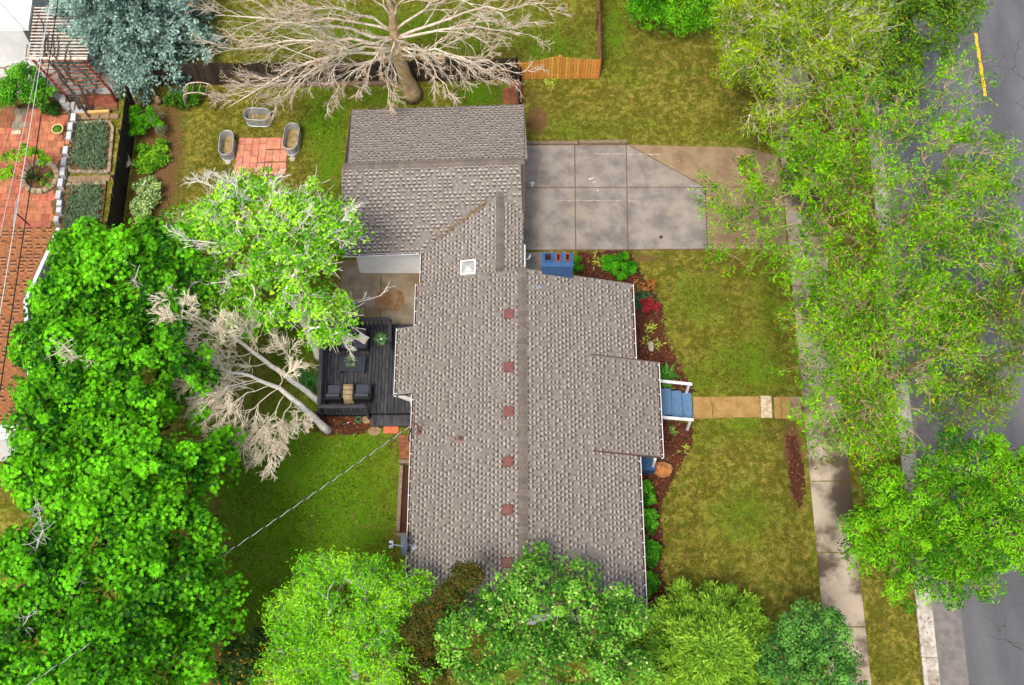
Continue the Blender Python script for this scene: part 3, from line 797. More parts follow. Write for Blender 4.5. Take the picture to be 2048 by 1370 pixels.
# ---------------- walls
def wallbox(name, x0, x1, y0, y1, z0, z1, gable=None):
    mb = MB(); mb.prism([(x0, y0), (x1, y0), (x1, y1), (x0, y1)], z0, z1)
    if gable:
        gx_, gz_ = gable
        for yy in (y0, y1): mb.quad((x0, yy, z1), (x1, yy, z1), (gx_, yy, gz_)) if yy == y0 else mb.quad((gx_, yy, gz_), (x1, yy, z1), (x0, yy, z1))
    return mb.build(name, M_WALL, house)
wallbox("wall", XL + .5, XR - .5, YS + .45, YN - .4, -.1, ZE + .02, (XM, ZR - .16))
wallbox("bay_wall", XB + .42, XL + .6, -3.2, -1.0, -.1, ZB - .02)
wallbox("garage_wall", -6.55, .12, 3.25, 9.55, -.1, GZE + .0)
wallbox("link_wall", cL + .35, .10, YN - .6, 3.3, -.1, cLz - .05)
# soffit brace under the bay
mb = MB(); mb.bar((XB + .1, -3.5, ZB - .1), (XL + .5, -3.62, 1.9), .12, .12); mb.build("soffit_trim", M_WHITE, house)

# ---------------- gutters
M_DEBRIS = mat("gutter_debris", S(96, 60, 34), S(62, 42, 28), rough=.95, scale=20, bump=.8, bscale=60)
def gutter(a, b, out, n_h, first=.03):
    """white trough along a-b, `out` points away from the roof"""
    a = Vector(a); b = Vector(b); out = Vector(out); d = (b - a).normalized()
    mb = MB(); w = .105; zt = .0
    prof = [(0, .0), (0, -.11), (.07, -.11), (w, -.03), (w, .012), (w - .022, .012), (w - .022, -.03), (.06, -.098), (.012, -.098), (.012, .0)]
    k = len(prof); n = len(mb.v)
    for p0 in (a, b):
        for x, z in prof: mb.v.append(tuple(p0 + out * x + Vector((0, 0, z))))
    for i in range(k):
        j = (i + 1) % k; mb.f.append((i, j, k + j, k + i)); mb.c.append(None)
    mb.f += [tuple(range(k))[::-1], tuple(range(k, 2 * k))]; mb.c += [None, None]
    g = mb.build("gutter", M_WHITE, house)
    m2 = MB(); m2.bar(a + out * .047 + Vector((0, 0, -.055)) + d * .03, b + out * .047 + Vector((0, 0, -.055)) - d * .03, .066, .03)
    m2.build("leaf_debris", M_DEBRIS, g)
    for i in range(n_h):
        p = a.lerp(b, first + (1 - 2 * first) * i / max(1, n_h - 1))
        m3 = MB(); m3.bar(p - out * .02 + Vector((0, 0, .008)), p + out * .10 + Vector((0, 0, .014)), .028, .012); m3.build("hanger", M_WHITE, g)
gzz = -.03
gutter((XL, YN, ZE + gzz), (XL, -.66, ZE + gzz), (-1, 0, 0), 4)
gutter((XB, -.64, ZB + gzz), (XB, -3.54, ZB + gzz), (-1, 0, 0), 6)
gutter((XL, -3.54, ZE + gzz), (XL, YS, ZE + gzz), (-1, 0, 0), 16)
gutter((XR, PY1 + .02, ZE + gzz), (XR, YN, ZE + gzz), (1, 0, 0), 6)
gutter((XR, YS, ZE + gzz), (XR, PY0 - .02, ZE + gzz), (1, 0, 0), 12)
gutter((PX1, PY0, PZ1 + gzz), (PX1, PY1, PZ1 + gzz), (1, 0, 0), 7)
gutter((cL, yb + .3, cLz + gzz), (cL, yv_l - .02, cLz + gzz), (-1, 0, 0), 3)
gutter(gSW + Vector((0, 0, gzz)), Vector((cL - .16, gSW.y + .12, GZE + gzz)), (0, -1, 0), 6)
# downspout at the garage corner
mb = MB(); a = P(1047, 503, 2.6); pts = [P(1047, 500, 2.65), P(1048, 514, 2.5), P(1052, 519, 2.35), P(1057, 518, 2.25), P(1060, 512, 2.2), P(1060, 509, 2.1)]
mb.tube(pts, .045, 8); mb.build("downspout", M_WHITE, house, smooth=True)
mb = MB(); mb.bar((.52, yb + .2, 3.05), (.52, 3.0, 3.05), .05, .12); mb.build("fascia", M_WHITE, house)

# ---------------- roof vents, pipe, skylight, chimney
M_VENT = mat("red_brown_vent_metal", S(126, 78, 72), S(108, 66, 62), rough=.55, scale=6, spec=.4)
vz = lambda x: ZR - pl * (XM - x)
for px, py in ((1018, 627), (1017, 733), (1017, 822), (1015.5, 923), (1015, 1019), (1014, 1125)):
    p = P(px, py, 4.38); zz = vz(p.x)
    mb = MB(); w, l = .19, .19
    tilt = pl
    def vp(x, y, z): return (p.x + x, p.y + y, zz + x * tilt + z)
    lo = [(-w, -l), (w, -l), (w, l), (-w, l)]
    a_ = [vp(x, y, .0) for x, y in lo]; b_ = [vp(x, y, .13 if x < 0 else .07) for x, y in lo]; c_ = [vp(x * .86, y * .86, .165 if x < 0 else .09) for x, y in lo]
    for i in range(4):
        j = (i + 1) % 4; mb.quad(a_[i], a_[j], b_[j], b_[i]); mb.quad(b_[i], b_[j], c_[j], c_[i])
    mb.quad(*c_); mb.build("roof_vent", M_VENT, house, bevel=.008)
p = P(919, 876, 3.9); zz = vz(p.x)
mb = MB(); mb.lathe((p.x, p.y, zz), [(.15, .0), (.15, .02), (.07, .06), (.05, .06), (.05, .34), (.036, .34), (.036, .05)], 14); mb.build("vent_pipe", mat("vent_pipe_brown", S(128, 104, 92), rough=.6), house, smooth=False)
mb = MB(); mb.lathe((p.x, p.y, zz), [(.001, .30), (.035, .30), (.035, .301), (.001, .301)], 12); mb.build("pipe_opening", mat("pipe_dark", S(8, 8, 8), rough=.9), house)
# skylight
M_GLASS = mat("skylight_dome", S(176, 180, 178), S(150, 154, 152), rough=.25, scale=2, spec=.6)
p = P(936, 537, 3.12); sx, sy = .32, .33
mb = MB(); lp = (cMz - cLz) / (cM - cL)
def sk(x, y, z): return (p.x + x, p.y + y, cLz + (p.x + x - cL) * lp + z)
ring_o = [(-sx, -sy), (sx, -sy), (sx, sy), (-sx, sy)]; ring_i = [(a * .78, b * .78) for a, b in ring_o]
for i in range(4):
    j = (i + 1) % 4
    mb.quad(sk(*ring_o[i], 0), sk(*ring_o[j], 0), sk(*ring_o[j], .13), sk(*ring_o[i], .13))
    mb.quad(sk(*ring_o[i], .13), sk(*ring_o[j], .13), sk(*ring_i[j], .14), sk(*ring_i[i], .14))
sk_f = mb.build("skylight", M_WHITE, house)
mb = MB(); g_ = 8
for i in range(g_):
    for j in range(g_):
        def q(i, j):
            u, v = i / g_ * 2 - 1, j / g_ * 2 - 1; return sk(u * sx * .78, v * sy * .78, .12 + .12 * (1 - max(abs(u), abs(v)) ** 1.5))
        mb.quad(q(i, j), q(i + 1, j), q(i + 1, j + 1), q(i, j + 1))
mb.build("skylight_pane", M_GLASS, sk_f, smooth=True)
# chimney
M_BLUE = mat("blue_painted_masonry", S(56, 92, 136), S(48, 82, 122), rough=.6, scale=5, bump=.25, bscale=25, objrand=.03)
CZ = 4.9
c0, c1 = P(1083, 505, CZ), P(1147.5, 533, CZ)
mb = MB(); mb.prism([(c0.x + .02, c1.y + .02), (c1.x - .02, c1.y + .02), (c1.x - .02, c0.y - .02), (c0.x + .02, c0.y - .02)], 0, CZ - .07)
chim = mb.build("chimney", M_BLUE, house, bevel=.01)
mb = MB(); mb.prism([(c0.x, c1.y), (c1.x, c1.y), (c1.x, c0.y), (c0.x, c0.y)], CZ - .07, CZ); mb.build("chimney_cap", M_BLUE, chim, bevel=.012)
M_FLUE = mat("terracotta_flue", S(150, 84, 60), S(120, 66, 50), rough=.8, scale=10)
M_FLUE_DARK = mat("flue_dark", S(30, 16, 12), S(60, 28, 18), rough=.95, scale=8)  # near-black mottled tone of the sheet inside each flue mouth
for fx0, fx1, mt in ((1088, 1103.5, M_BLUE), (1112, 1121, M_FLUE), (1130, 1140, M_FLUE)):
    a, b = P(fx0, 508, CZ), P(fx1, 524, CZ)
    mb = MB(); o_ = [(a.x, b.y), (b.x, b.y), (b.x, a.y), (a.x, a.y)]; w = .035
    i_ = [(a.x + w, b.y + w), (b.x - w, b.y + w), (b.x - w, a.y - w), (a.x + w, a.y - w)]
    for i in range(4):
        j = (i + 1) % 4
        mb.quad((*o_[i], CZ - .01), (*o_[j], CZ - .01), (*o_[j], CZ + .09), (*o_[i], CZ + .09))
        mb.quad((*o_[i], CZ + .09), (*o_[j], CZ + .09), (*i_[j], CZ + .09), (*i_[i], CZ + .09))
        mb.quad((*i_[i], CZ + .09), (*i_[j], CZ + .09), (*i_[j], CZ + .012), (*i_[i], CZ + .012))
    fl = mb.build("flue", mt, chim)
    mb = MB(); mb.quad(*[(x, y, CZ + .012) for x, y in i_]); mb.build("flue_opening", M_FLUE_DARK, fl)
mb = MB(); p = P(1077, 575, 4.25); zz = ZR - pr * (p.x - XM) + .03
pts = [(p.x + .12 * math.cos(a) * (1 + .4 * math.sin(3 * a)), p.y + .09 * math.sin(a) * (1 + .4 * math.cos(2 * a))) for a in np.linspace(0, 6.2, 12)[:-1]]
mb.quad(*[(x, y, ZR - pr * (x - XM) + .024) for x, y in pts]); mb.build("paint_spot", mat("faded_blue_paint", S(124, 142, 168), S(150, 150, 152), rough=.8, scale=16), house)

# service mast on the left eave
M_MAST = mat("brown_mast_pipe", S(126, 92, 78), S(104, 76, 66), rough=.6, scale=8)
mb = MB(); mt0 = P(838, 864, 3.32); mt1 = Vector((mt0.x, mt0.y, 4.15)); mb.tube([(mt0.x, mt0.y, 3.1), tuple(mt1)], .035, 10); mb.tube([tuple(mt1), tuple(mt1 + Vector((-.1, 0, .06))), tuple(mt1 + Vector((-.2, 0, -.04)))], [.05, .06, .05], 10)
mb.lathe((mt0.x, mt0.y, vz(mt0.x)), [(.13, 0), (.13, .02), (.05, .07), (.03, .07)], 12); mb.build("service_mast", M_MAST, house, smooth=False)
MAST_TOP = mt1

# front steps and their rails
M_BLUEWOOD = mat("blue_painted_wood", S(96, 130, 166), S(84, 116, 152), rough=.5, scale=5, objrand=.04, stretch=(4, 1, 1))
fs = empty("front_steps", P(1350, 810, 0), "blue painted wooden front steps with white handrails under the porch", "steps")
y0, y1 = Y(1350, 835, .4), Y(1350, 783, .4)
for i, (xa, xb, z) in enumerate(((1290, 1343, .72), (1343, 1364, .50), (1363, 1384, .26))):
    a = X(xa, 810, z); b = X(xb, 810, z)
    mb = MB(); mb.prism([(a, y0), (b, y0), (b, y1), (a, y1)], z - .05, z); mb.build("tread", M_BLUEWOOD, fs, bevel=.01)
    mb = MB(); mb.prism([(a, y0 + .03), (b - .03, y0 + .03), (b - .03, y1 - .03), (a, y1 - .03)], 0, z - .052); mb.build("riser", M_BLUE, fs)
for ra, rb in (((1300, 760, 1.72), (1384, 768.5, 1.12)), ((1304, 833, 1.72), (1387, 840, 1.12))):
    a, b = P(*ra), P(*rb)
    mb = MB(); mb.bar(a, b, .12, .07); mb.build("handrail", M_WHITE, fs, bevel=.01)
    mb = MB(); mb.bar((b.x - .12, b.y, 0), (b.x - .12, b.y, b.z - .04), .1, .1, up=(1, 0, 0)); mb.build("rail_post", M_WHITE, fs)
# side stoop below the porch roof
ss_ = empty("side_stoop", P(1295, 930, 0), "small blue stoop with two white posts below the porch roof corner", "steps")
a, b = P(1268, 940, .55), P(1310, 905, .55)
mb = MB(); mb.prism([(a.x, a.y), (b.x, a.y), (b.x, b.y), (a.x, b.y)], 0, .55); mb.build("platform", M_BLUE, ss_, bevel=.015)
for px, py in ((1306, 932), (1308, 917)):
    p = P(px, py, .55); mb = MB(); mb.bar((p.x, p.y, .5), (p.x, p.y, 1.4), .1, .1, up=(1, 0, 0)); mb.build("post", M_WHITE, ss_)
p0, p1 = P(1306, 932, .55), P(1308, 912, .55)
mb = MB(); mb.bar((p0.x, p0.y, 1.44), (p1.x, p1.y, 1.44), .11, .07); mb.build("handrail", M_WHITE, ss_)
# ================================================================== FENCES
M_FENCE_DARK = mat("dark_stained_fence", S(52, 43, 38), S(34, 28, 26), rough=.9, scale=7, stretch=(6, 6, 1), bump=.4, bscale=30, objrand=.25)
M_FENCE_GREY = mat("old_brown_fence", S(78, 66, 58), S(46, 38, 34), rough=.9, scale=6, stretch=(6, 6, 1), bump=.4, bscale=30, objrand=.35, hue=.01)
M_FENCE_ORANGE = mat("cedar_orange_fence", S(232, 168, 84), S(188, 124, 54), rough=.75, scale=7, stretch=(7, 7, 1), bump=.3, bscale=30, objrand=.22, hue=.012)
M_FENCE_EDGE = mat("pale_brown_fence", S(128, 96, 66), S(92, 68, 48), rough=.9, scale=6, stretch=(6, 6, 1), bump=.3, bscale=30, objrand=.25)
def fence(label, a, b, h, mtl, pw=.125, gap=.012, side=1, lean=0.0, posts=2.4, railmat=None, miss=0.0):
    a = Vector((a[0], a[1], 0)); b = Vector((b[0], b[1], 0)); d = b - a; L = d.length; d.normalize(); nrm = Vector((-d.y, d.x, 0)) * side
    hf = h if callable(h) else (lambda t: h)
    fe = empty("fence", (a + b) / 2, label, "fence")
    me_ = unit_box("picket", mtl, .08); rz = math.atan2(d.y, d.x); n = int(L / (pw + gap))
    for i in range(n):
        if rng.random() < miss: continue
        t = (i + .5) / n; p = a.lerp(b, t); hh = hf(t) * (1 + rng.normal() * .008)
        piece("picket", me_, fe, (p.x, p.y, hh / 2 + .03), (rng.normal() * .008 + lean, rng.normal() * .006, rz + rng.normal() * .012), (pw * rng.uniform(.93, 1.02), .022, hh))
    for zr in (.3, .85) if max(hf(0), hf(.5)) < 1.3 else (.3, 1.15):
        mb = MB(); mb.bar((*(a + nrm * .035).xy, zr), (*(b + nrm * .035).xy, zr), .045, .09); mb.build("rail", railmat or mtl, fe)
    k = max(1, int(round(L / posts)))
    for i in range(k + 1):
        p = a.lerp(b, i / k) + nrm * .09; hh = hf(i / k) - .03
        mb = MB(); mb.bar((p.x, p.y, -.05), (p.x, p.y, hh), .095, .095, up=(1, 0, 0)); mb.build("post", railmat or mtl, fe)
    return fe
FX = -17.07
fence("black-brown board fence between the left neighbour's garden beds and the yard", (FX, -4.5), (FX, 11.6), 1.95, M_FENCE_DARK, side=1, gap=.02)
fence("long old dark-brown board fence behind the bare tree", (-16.6, 12.95), (.22, 13.28), lambda t: 1.66 + .04 * math.sin(t * 40), M_FENCE_GREY, side=1, gap=.006)
fence("short orange cedar fence with an arched top edge, above the side lawn", (.33, 13.32), (4.0, 13.36), lambda t: 1.24 + .34 * math.exp(-((t - .42) / .25) ** 2) * .85 + .2 * min(1, max(0, (t - .15) / .3)) * (1 if t > .42 else .6), M_FENCE_ORANGE, pw=.115, gap=.012, side=1)
fence("brown fence seen edge-on running to the top edge, right of the orange fence", (4.06, 13.45), (4.06, 21.5), 1.5, M_FENCE_EDGE, side=1)
fence("low brown gate panel seen edge-on between garage and orange fence", (.28, 10.5), (.30, 13.2), 1.12, M_FENCE_GREY, side=-1, posts=1.3)

def bluegate():
    g = empty("iron_gate", P(272, 215, 0), "black iron gate of thin bars at the end of the dark fence under the spruce", "gate")
    a, b = Vector((-17.0, 11.75, 0)), Vector((-15.9, 12.35, 0)); mt = mat("black_iron", S(58, 58, 62), rough=.45, metallic=.6)
    for i in range(11):
        p = a.lerp(b, i / 10); mb = MB(); mb.tube([(p.x, p.y, .08), (p.x, p.y, 1.3)], .012, 6); mb.build("bar", mt, g)
    for z in (.15, 1.22):
        mb = MB(); mb.bar((a.x, a.y, z), (b.x, b.y, z), .03, .03); mb.build("rail", mt, g)
bluegate()
# timbers at the foot of the long fence
for i, (xa, xb, lab) in enumerate(((452, 612, "long bleached timber on the ground left of the bare tree trunk"), (614, 772, "long bleached timber on the ground, nearer the bare tree trunk"))):
    mb = MB(); mb.bar(P(xa, 172 - i * 3, .07), P(xb, 169 - i * 3, .07), .2, .14); o = mb.build("timber_edging", M_TIMBER, None, bevel=.02); tag(o, lab, "timber", "timbers along the long fence")

# brick path behind the garage
bp = structure("brick_path", "worn red paver path behind the garage")
M_REDPAV = mat("worn_red_paver", S(150, 92, 64), S(122, 78, 56), rough=.9, scale=6, bump=.3, bscale=30, objrand=.15)
PV = unit_box("paver", M_REDPAV, .05)
for r in range(5):
    for c in range(3):
        if (r, c) in ((0, 0), (1, 0)): continue
        p = P(1010 + c * 14.5 + r * .8, 160 + r * 11.5, .03); piece("paver", PV, bp, (p.x, p.y, .01), (0, 0, rng.normal() * .03), (.30, .32, .06))

# ================================================================== PAVER SQUARE AND STOCK TANKS
M_SALMON = mat("salmon_paver", S(208, 142, 116), S(186, 120, 96), rough=.85, scale=3.5, bump=.25, bscale=40, objrand=.10, hue=.012)
sq = structure("paver_square", "square of salmon-pink pavers between the stock tanks")
PS = unit_box("paver", M_SALMON, .04)
c00, c10, c11, c01 = P(479, 277), P(577, 276), P(572, 351), P(466, 353)
mb = MB(); mb.prism([c00, c10, c11, c01], -.05, .008); mb.build("joint_sand", M_JOINT, sq)
W = (c10 - c00).length; H_ = (c00 - c01).length
nc, nr_ = 7, 6
for r in range(nr_):
    for c in range(nc):
        off = .5 if (r == 1 and c in (1, 2)) else 0
        u, v = (c + .5) / nc, (r + .5) / nr_
        if 3 < c and r % 2: v -= .03
        p = c00.lerp(c10, u).lerp(c01.lerp(c11, u), v)
        piece("paver", PS, sq, (p.x + rng.normal() * .008, p.y + rng.normal() * .008, .018), (rng.normal() * .01, rng.normal() * .01, rng.normal() * .02), (W / nc * .965, H_ / nr_ * .955, .07))

M_GALV = mat("galvanised_steel", S(196, 202, 208), S(164, 172, 180), rough=.42, scale=4, metallic=.45, spec=.5)
M_STRAW = mat("tank_straw", S(170, 150, 104), S(126, 108, 72), rough=.9, scale=6, bump=.7, bscale=25)
def stadium(cx, cy, r, hl, rz, n=12):
    pts = []
    for s in (1, -1):
        for k in range(n + 1):
            a = -math.pi / 2 + math.pi * k / n
            x, y = (hl + r * math.cos(a), r * math.sin(a)) if s > 0 else (-hl - r * math.cos(a), -r * math.sin(a))
            pts.append((cx + x * math.cos(rz) - y * math.sin(rz), cy + x * math.sin(rz) + y * math.cos(rz)))
    return pts
def tank(c, r, hl, rz, h, label):
    t = empty("stock_tank", (c.x, c.y, 0), label, "tub", "galvanised stock tanks around the paver square")
    rings = [(r * .93, .02), (r * .95, h * .35), (r * .97, h * .36), (r * .975, h * .62), (r, h * .64), (r, h)]
    mb = MB(); n = 0
    prof = rings + [(r - .02, h), (r - .03, h * .5), (r - .035, .05)]
    loops = [[(x, y, z) for x, y in stadium(c.x, c.y, rr, hl, rz)] for rr, z in prof]; k = len(loops[0])
    for lp in loops: mb.v += lp
    for i in range(len(loops) - 1):
        for j in range(k):
            q = (j + 1) % k; mb.f.append((i * k + j, i * k + q, (i + 1) * k + q, (i + 1) * k + j)); mb.c.append(None)
    mb.build("tub_wall", M_GALV, t, smooth=False)
    for zz, rr, nm in ((h, r, "rim"), (.03, r * .95, "base_band")):
        mb = MB(); lp = [(x, y, zz) for x, y in stadium(c.x, c.y, rr, hl, rz)]; mb.tube(lp + [lp[0]], .024, 6, cap=False); mb.build(nm, M_GALV, t, smooth=True)
    mb = MB(); mb.quad(*[(x, y, .09) for x, y in stadium(c.x, c.y, r - .034, hl, rz)]); mb.build("straw_fill", M_STRAW, t)
tank(P(452, 285, .58), .31, .33, math.pi / 2 + .02, .58, "galvanised stock tank left of the paver square")
tank(P(514, 228, .58), .32, .28, -.05, .58, "galvanised stock tank above the paver square, lying crosswise under bare twigs")
tank(P(582, 272, .58), .33, .36, math.pi / 2 - .06, .58, "galvanised stock tank at the right of the paver square beside green grass")
for px, py, lab in ((456, 324, "small round stepping stone below the left stock tank"), (585, 318, "small round stepping stone below the right stock tank")):
    mb = MB(); p = P(px, py, 0); mb.lathe((p.x, p.y, -.02), [(.12, 0), (.14, .03), (.13, .06), (.05, .065), (.01, .066)], 11, 1, 1.05)
    o = mb.build("stepping_stone", mat("pale_stone", S(186, 180, 164), S(160, 152, 136), rough=.9, scale=8), None); tag(o, lab, "stone", "round stepping stones")

# ================================================================== GARDEN ARCH
ar = empty("garden_arch", P(404, 215, 0), "rusty white metal garden arch with lattice sides under the spruce", "garden arch")
M_ARCH = mat("rusty_white_metal", S(206, 198, 180), S(160, 134, 100), rough=.6, scale=5)
fl, fr_ = P(377, 222, 0), P(431, 221, 0); dep = Vector((.05, .55, 0)); hs = 1.05
mid = (fl + fr_) / 2; rad = (fr_ - fl).length / 2
def archp(base, off, k):
    if k < 0: return None
    a = math.pi * k
    return base + off + Vector((-(rad) * math.cos(a), 0, hs + rad * .62 * math.sin(a)))
for off in (Vector((0, 0, 0)), dep):
    pts = [fl + off] + [archp(mid, off, k / 12) for k in range(13)] + [fr_ + off]
    mb = MB(); mb.tube(pts, .032, 6); mb.build("arch_hoop", M_ARCH, ar, smooth=True)
for k in range(1, 12, 2):
    mb = MB(); mb.tube([archp(mid, Vector((0, 0, 0)), k / 12), archp(mid, dep, k / 12)], .010, 5); mb.build("cross_bar", M_ARCH, ar)
for base in (fl, fr_):
    for z in (.15, .4, .65, .9):
        mb = MB(); mb.tube([base + Vector((0, 0, z)), base + dep + Vector((0, 0, z))], .016, 5); mb.build("side_bar", M_ARCH, ar)
    for f in (.33, .66):
        mb = MB(); mb.tube([base + dep * f + Vector((0, 0, .1)), base + dep * f + Vector((0, 0, hs))], .016, 5); mb.build("side_upright", M_ARCH, ar)
# ceramic jar by the spruce
mb = MB(); p = P(319, 206, 0); mb.lathe((p.x, p.y, 0), [(.08, 0), (.15, .1), (.17, .22), (.13, .36), (.07, .42), (.08, .46), (.05, .46), (.05, .40)], 14)
o = mb.build("garden_jar", mat("clay_jar", S(150, 122, 100), S(122, 96, 78), rough=.7, scale=8), None, smooth=True); tag(o, "clay garden jar standing in the plants beside the arch", "jar")

# ================================================================== DECK
deck = empty("deck", (-6, -1.5, 0), "dark grey wooden deck with railings behind the house", "deck")
M_DECK = mat("dark_deck_board", S(66, 66, 72), S(44, 44, 49), rough=.42, scale=3.2, stretch=(5, .8, 1), contrast=(.42, .58), bump=.2, bscale=40, objrand=.26, spec=.5, col3=S(24, 22, 22), scale3=.9)
M_RAIL = mat("dark_rail_paint", S(62, 62, 68), S(50, 50, 56), rough=.55, scale=4, objrand=.06)
DZ = .5
dx0, dx1 = X(640, 740, DZ), -4.06
dyN, dyS = Y(700, 648, DZ), Y(700, 826, DZ)
BD = unit_box("deck_board", M_DECK, .03); w = .142; x = dx0
while x < -3.32:
    y_n = dyN if x < XB + .42 - .05 else -3.2
    if x > XB + .30 and x < XB + .45: pass
    L = y_n - dyS
    piece("deck_board", BD, deck, (x + w / 2, (y_n + dyS) / 2 + rng.normal() * .006, DZ - .02), (0, 0, 0), (w - .02, L, .04)); x += w
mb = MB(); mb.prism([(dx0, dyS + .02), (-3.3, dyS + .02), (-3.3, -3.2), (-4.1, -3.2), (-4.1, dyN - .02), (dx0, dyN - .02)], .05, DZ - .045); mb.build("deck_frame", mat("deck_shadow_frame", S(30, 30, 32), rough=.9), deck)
# two broad step boards at the foot
s0, s1 = P(742, 851, .22), P(822, 829, .22)
for k in range(3):
    ya = s0.y + (s1.y - s0.y) * k / 3; yb_ = s0.y + (s1.y - s0.y) * (k + 1) / 3
    piece("step_board", BD, deck, ((s0.x + s1.x) / 2, (ya + yb_) / 2, .20), (0, 0, math.pi / 2), ((yb_ - ya) - .012, s1.x - s0.x, .04))
mb = MB(); mb.prism([(s0.x + .02, s0.y + .02), (s1.x - .02, s0.y + .02), (s1.x - .02, s1.y + .2), (s0.x + .02, s1.y + .2)], 0, .178); mb.build("step_frame", M_RAIL, deck)
RZ = DZ + .92
BAL = unit_box("baluster", M_RAIL, .02)
def rail(pa, pb, wd=.15, nb=10):
    a = Vector(pa); b = Vector(pb); d = (b - a).normalized()
    mb = MB(); mb.bar((a.x, a.y, RZ), (b.x, b.y, RZ), wd, .045); mb.build("cap_rail", M_RAIL, deck, bevel=.006)
    mb = MB(); mb.bar((a.x, a.y, DZ + .09), (b.x, b.y, DZ + .09), .04, .08); mb.build("bottom_rail", M_RAIL, deck)
    n = max(2, int((b - a).length / .17))
    for i in range(n + 1):
        p = a.lerp(b, i / n); piece("baluster", BAL, deck, (p.x, p.y, DZ + .48), (0, 0, math.atan2(d.y, d.x)), (.055, .04, .84))
    for p in (a, b):
        piece("rail_post", BAL, deck, (p.x, p.y, DZ / 2 + .44), (0, 0, 0), (.1, .1, .94 + DZ - .1))
r0, r1, r2 = P(650, 640, RZ), P(780, 638, RZ), P(779, 681, RZ)
l0, l1 = P(645, 641, RZ), P(637, 813, RZ)
f1 = P(731, 813, RZ)
rail(r0, r1); rail((r1.x, r1.y - .16, RZ), r2); rail((l0.x, l0.y - .16, RZ), (l1.x, l1.y + .16, RZ)); rail(l1, f1)

# ---- furniture on the deck
M_SEAT = mat("charcoal_cushion", S(74, 76, 88), S(62, 64, 76), rough=.95, scale=30, bump=.3, bscale=90)
M_FRAME = mat("black_wicker_frame", S(34, 34, 38), S(24, 24, 27), rough=.6, scale=30, bump=.4, bscale=120)
def cushion(mb_c, s, rot=None, parent=None, name="cushion", mtl=None, puff=.05):
    mb = MB(); mb.box(mb_c, s, rot); o = mb.build(name, mtl or M_SEAT, parent, bevel=min(s) * .38, smooth=True, seg=4); return o
def seatset(name, label, c, w, d, face, nseat, cat):
    """lounge seat; face = +1 looks to +y (away from the viewer), -1 looks to the viewer"""
    t = empty(name, (c.x, c.y, DZ), label, cat); cx, cy = c.x, c.y; f = face
    mb = MB(); mb.box((cx, cy, DZ + .16), (w - .1, d - .06, .2)); mb.build("base", M_FRAME, t, bevel=.015)
    for s in (-1, 1):
        mb = MB(); mb.box((cx + s * (w / 2 - .035), cy, DZ + .28), (.07, d, .56)); mb.build("arm", M_FRAME, t, bevel=.015)
    R = Matrix.Rotation(-.2 * f, 3, 'X') if f > 0 else Matrix.Rotation(.2, 3, 'X')
    mb = MB(); mb.box((cx, cy - f * (d / 2 - .03), DZ + .38), (w - .04, .06, .62), Matrix.Rotation(.16 * f, 3, 'X')); mb.build("back_frame", M_FRAME, t, bevel=.012)
    sw = (w - .16) / nseat
    for k in range(nseat):
        x_ = cx - (w - .16) / 2 + sw * (k + .5)
        cushion((x_, cy + f * .06, DZ + .33), (sw - .015, d - .2, .14), None, t, "seat_cushion")
        cushion((x_, cy - f * (d / 2 - .14), DZ + .55), (sw - .02, .14, .42), Matrix.Rotation(.2 * f, 3, 'X'), t, "back_cushion")
    for sx_ in (-1, 1):
        for sy_ in (-1, 1):
            mb = MB(); mb.box((cx + sx_ * (w / 2 - .05), cy + sy_ * (d / 2 - .05), DZ + .035), (.05, .05, .07)); mb.build("foot", M_FRAME, t)
    return t
seatset("loveseat", "charcoal cushioned loveseat with white pillows by the back railing of the deck", P(708, 680, DZ + .35), 1.25, .78, -1, 2, "sofa")
seatset("armchair", "charcoal cushioned armchair left of the tan throw on the deck", P(668, 785, DZ + .35), .72, .74, 1, 1, "chair")
seatset("armchair", "charcoal cushioned armchair right of the tan throw on the deck", P(725, 784, DZ + .35), .76, .76, 1, 1, "chair")
M_PILLOW = mat("white_pillow", S(232, 226, 216), S(216, 208, 198), rough=.95, scale=20)
def pillow(c, s, rot, label):
    mb = MB(); n = 6
    def q(u, v, sg): 
        th = .10 * (max(0, 1 - abs(u) ** 2.6) * max(0, 1 - abs(v) ** 2.6)) ** .6
        pin = 1 - .10 * (1 - abs(u) ** 2) if abs(v) > .99 else 1
        return Vector((u * s * (1 - .07 * (1 - v * v)), v * s * (1 - .07 * (1 - u * u)), sg * th))
    for sg in (1, -1):
        for i in range(n):
            for j in range(n):
                g = lambda i, j: tuple(Vector(c) + rot @ q(i / n * 2 - 1, j / n * 2 - 1, sg))
                f = [g(i, j), g(i + 1, j), g(i + 1, j + 1), g(i, j + 1)]
                mb.quad(*(f if sg > 0 else f[::-1]))
    o = mb.build("pillow", M_PILLOW, None, smooth=True); tag(o, label, "pillow", "white pillows on the loveseat")
E = lambda x, y, z: Euler((x, y, z)).to_matrix()
pillow(P(725, 677, DZ + .58), .23, E(.9, .25, -.5), "white square pillow at the right end of the charcoal loveseat")
pillow(P(695, 678, DZ + .58), .22, E(.9, -.2, .5), "white square pillow at the leaf-hidden left end of the loveseat")
# coffee table with slatted top
ct_ = empty("coffee_table", P(704, 728, DZ), "dark slatted coffee table between loveseat and armchairs", "table")
M_TAB = mat("dark_blue_grey_table", S(46, 54, 64), S(36, 42, 52), rough=.45, scale=5, spec=.5)
c = P(705, 727, DZ + .4); SLT = unit_box("slat", M_TAB, .04)
for k in range(8): piece("slat", SLT, ct_, (c.x, c.y - .29 + k * .083, DZ + .40), None, (1.05, .074, .03))
for sx_ in (-1, 1):
    for sy_ in (-1, 1): piece("leg", SLT, ct_, (c.x + sx_ * .48, c.y + sy_ * .27, DZ + .19), None, (.06, .06, .38))
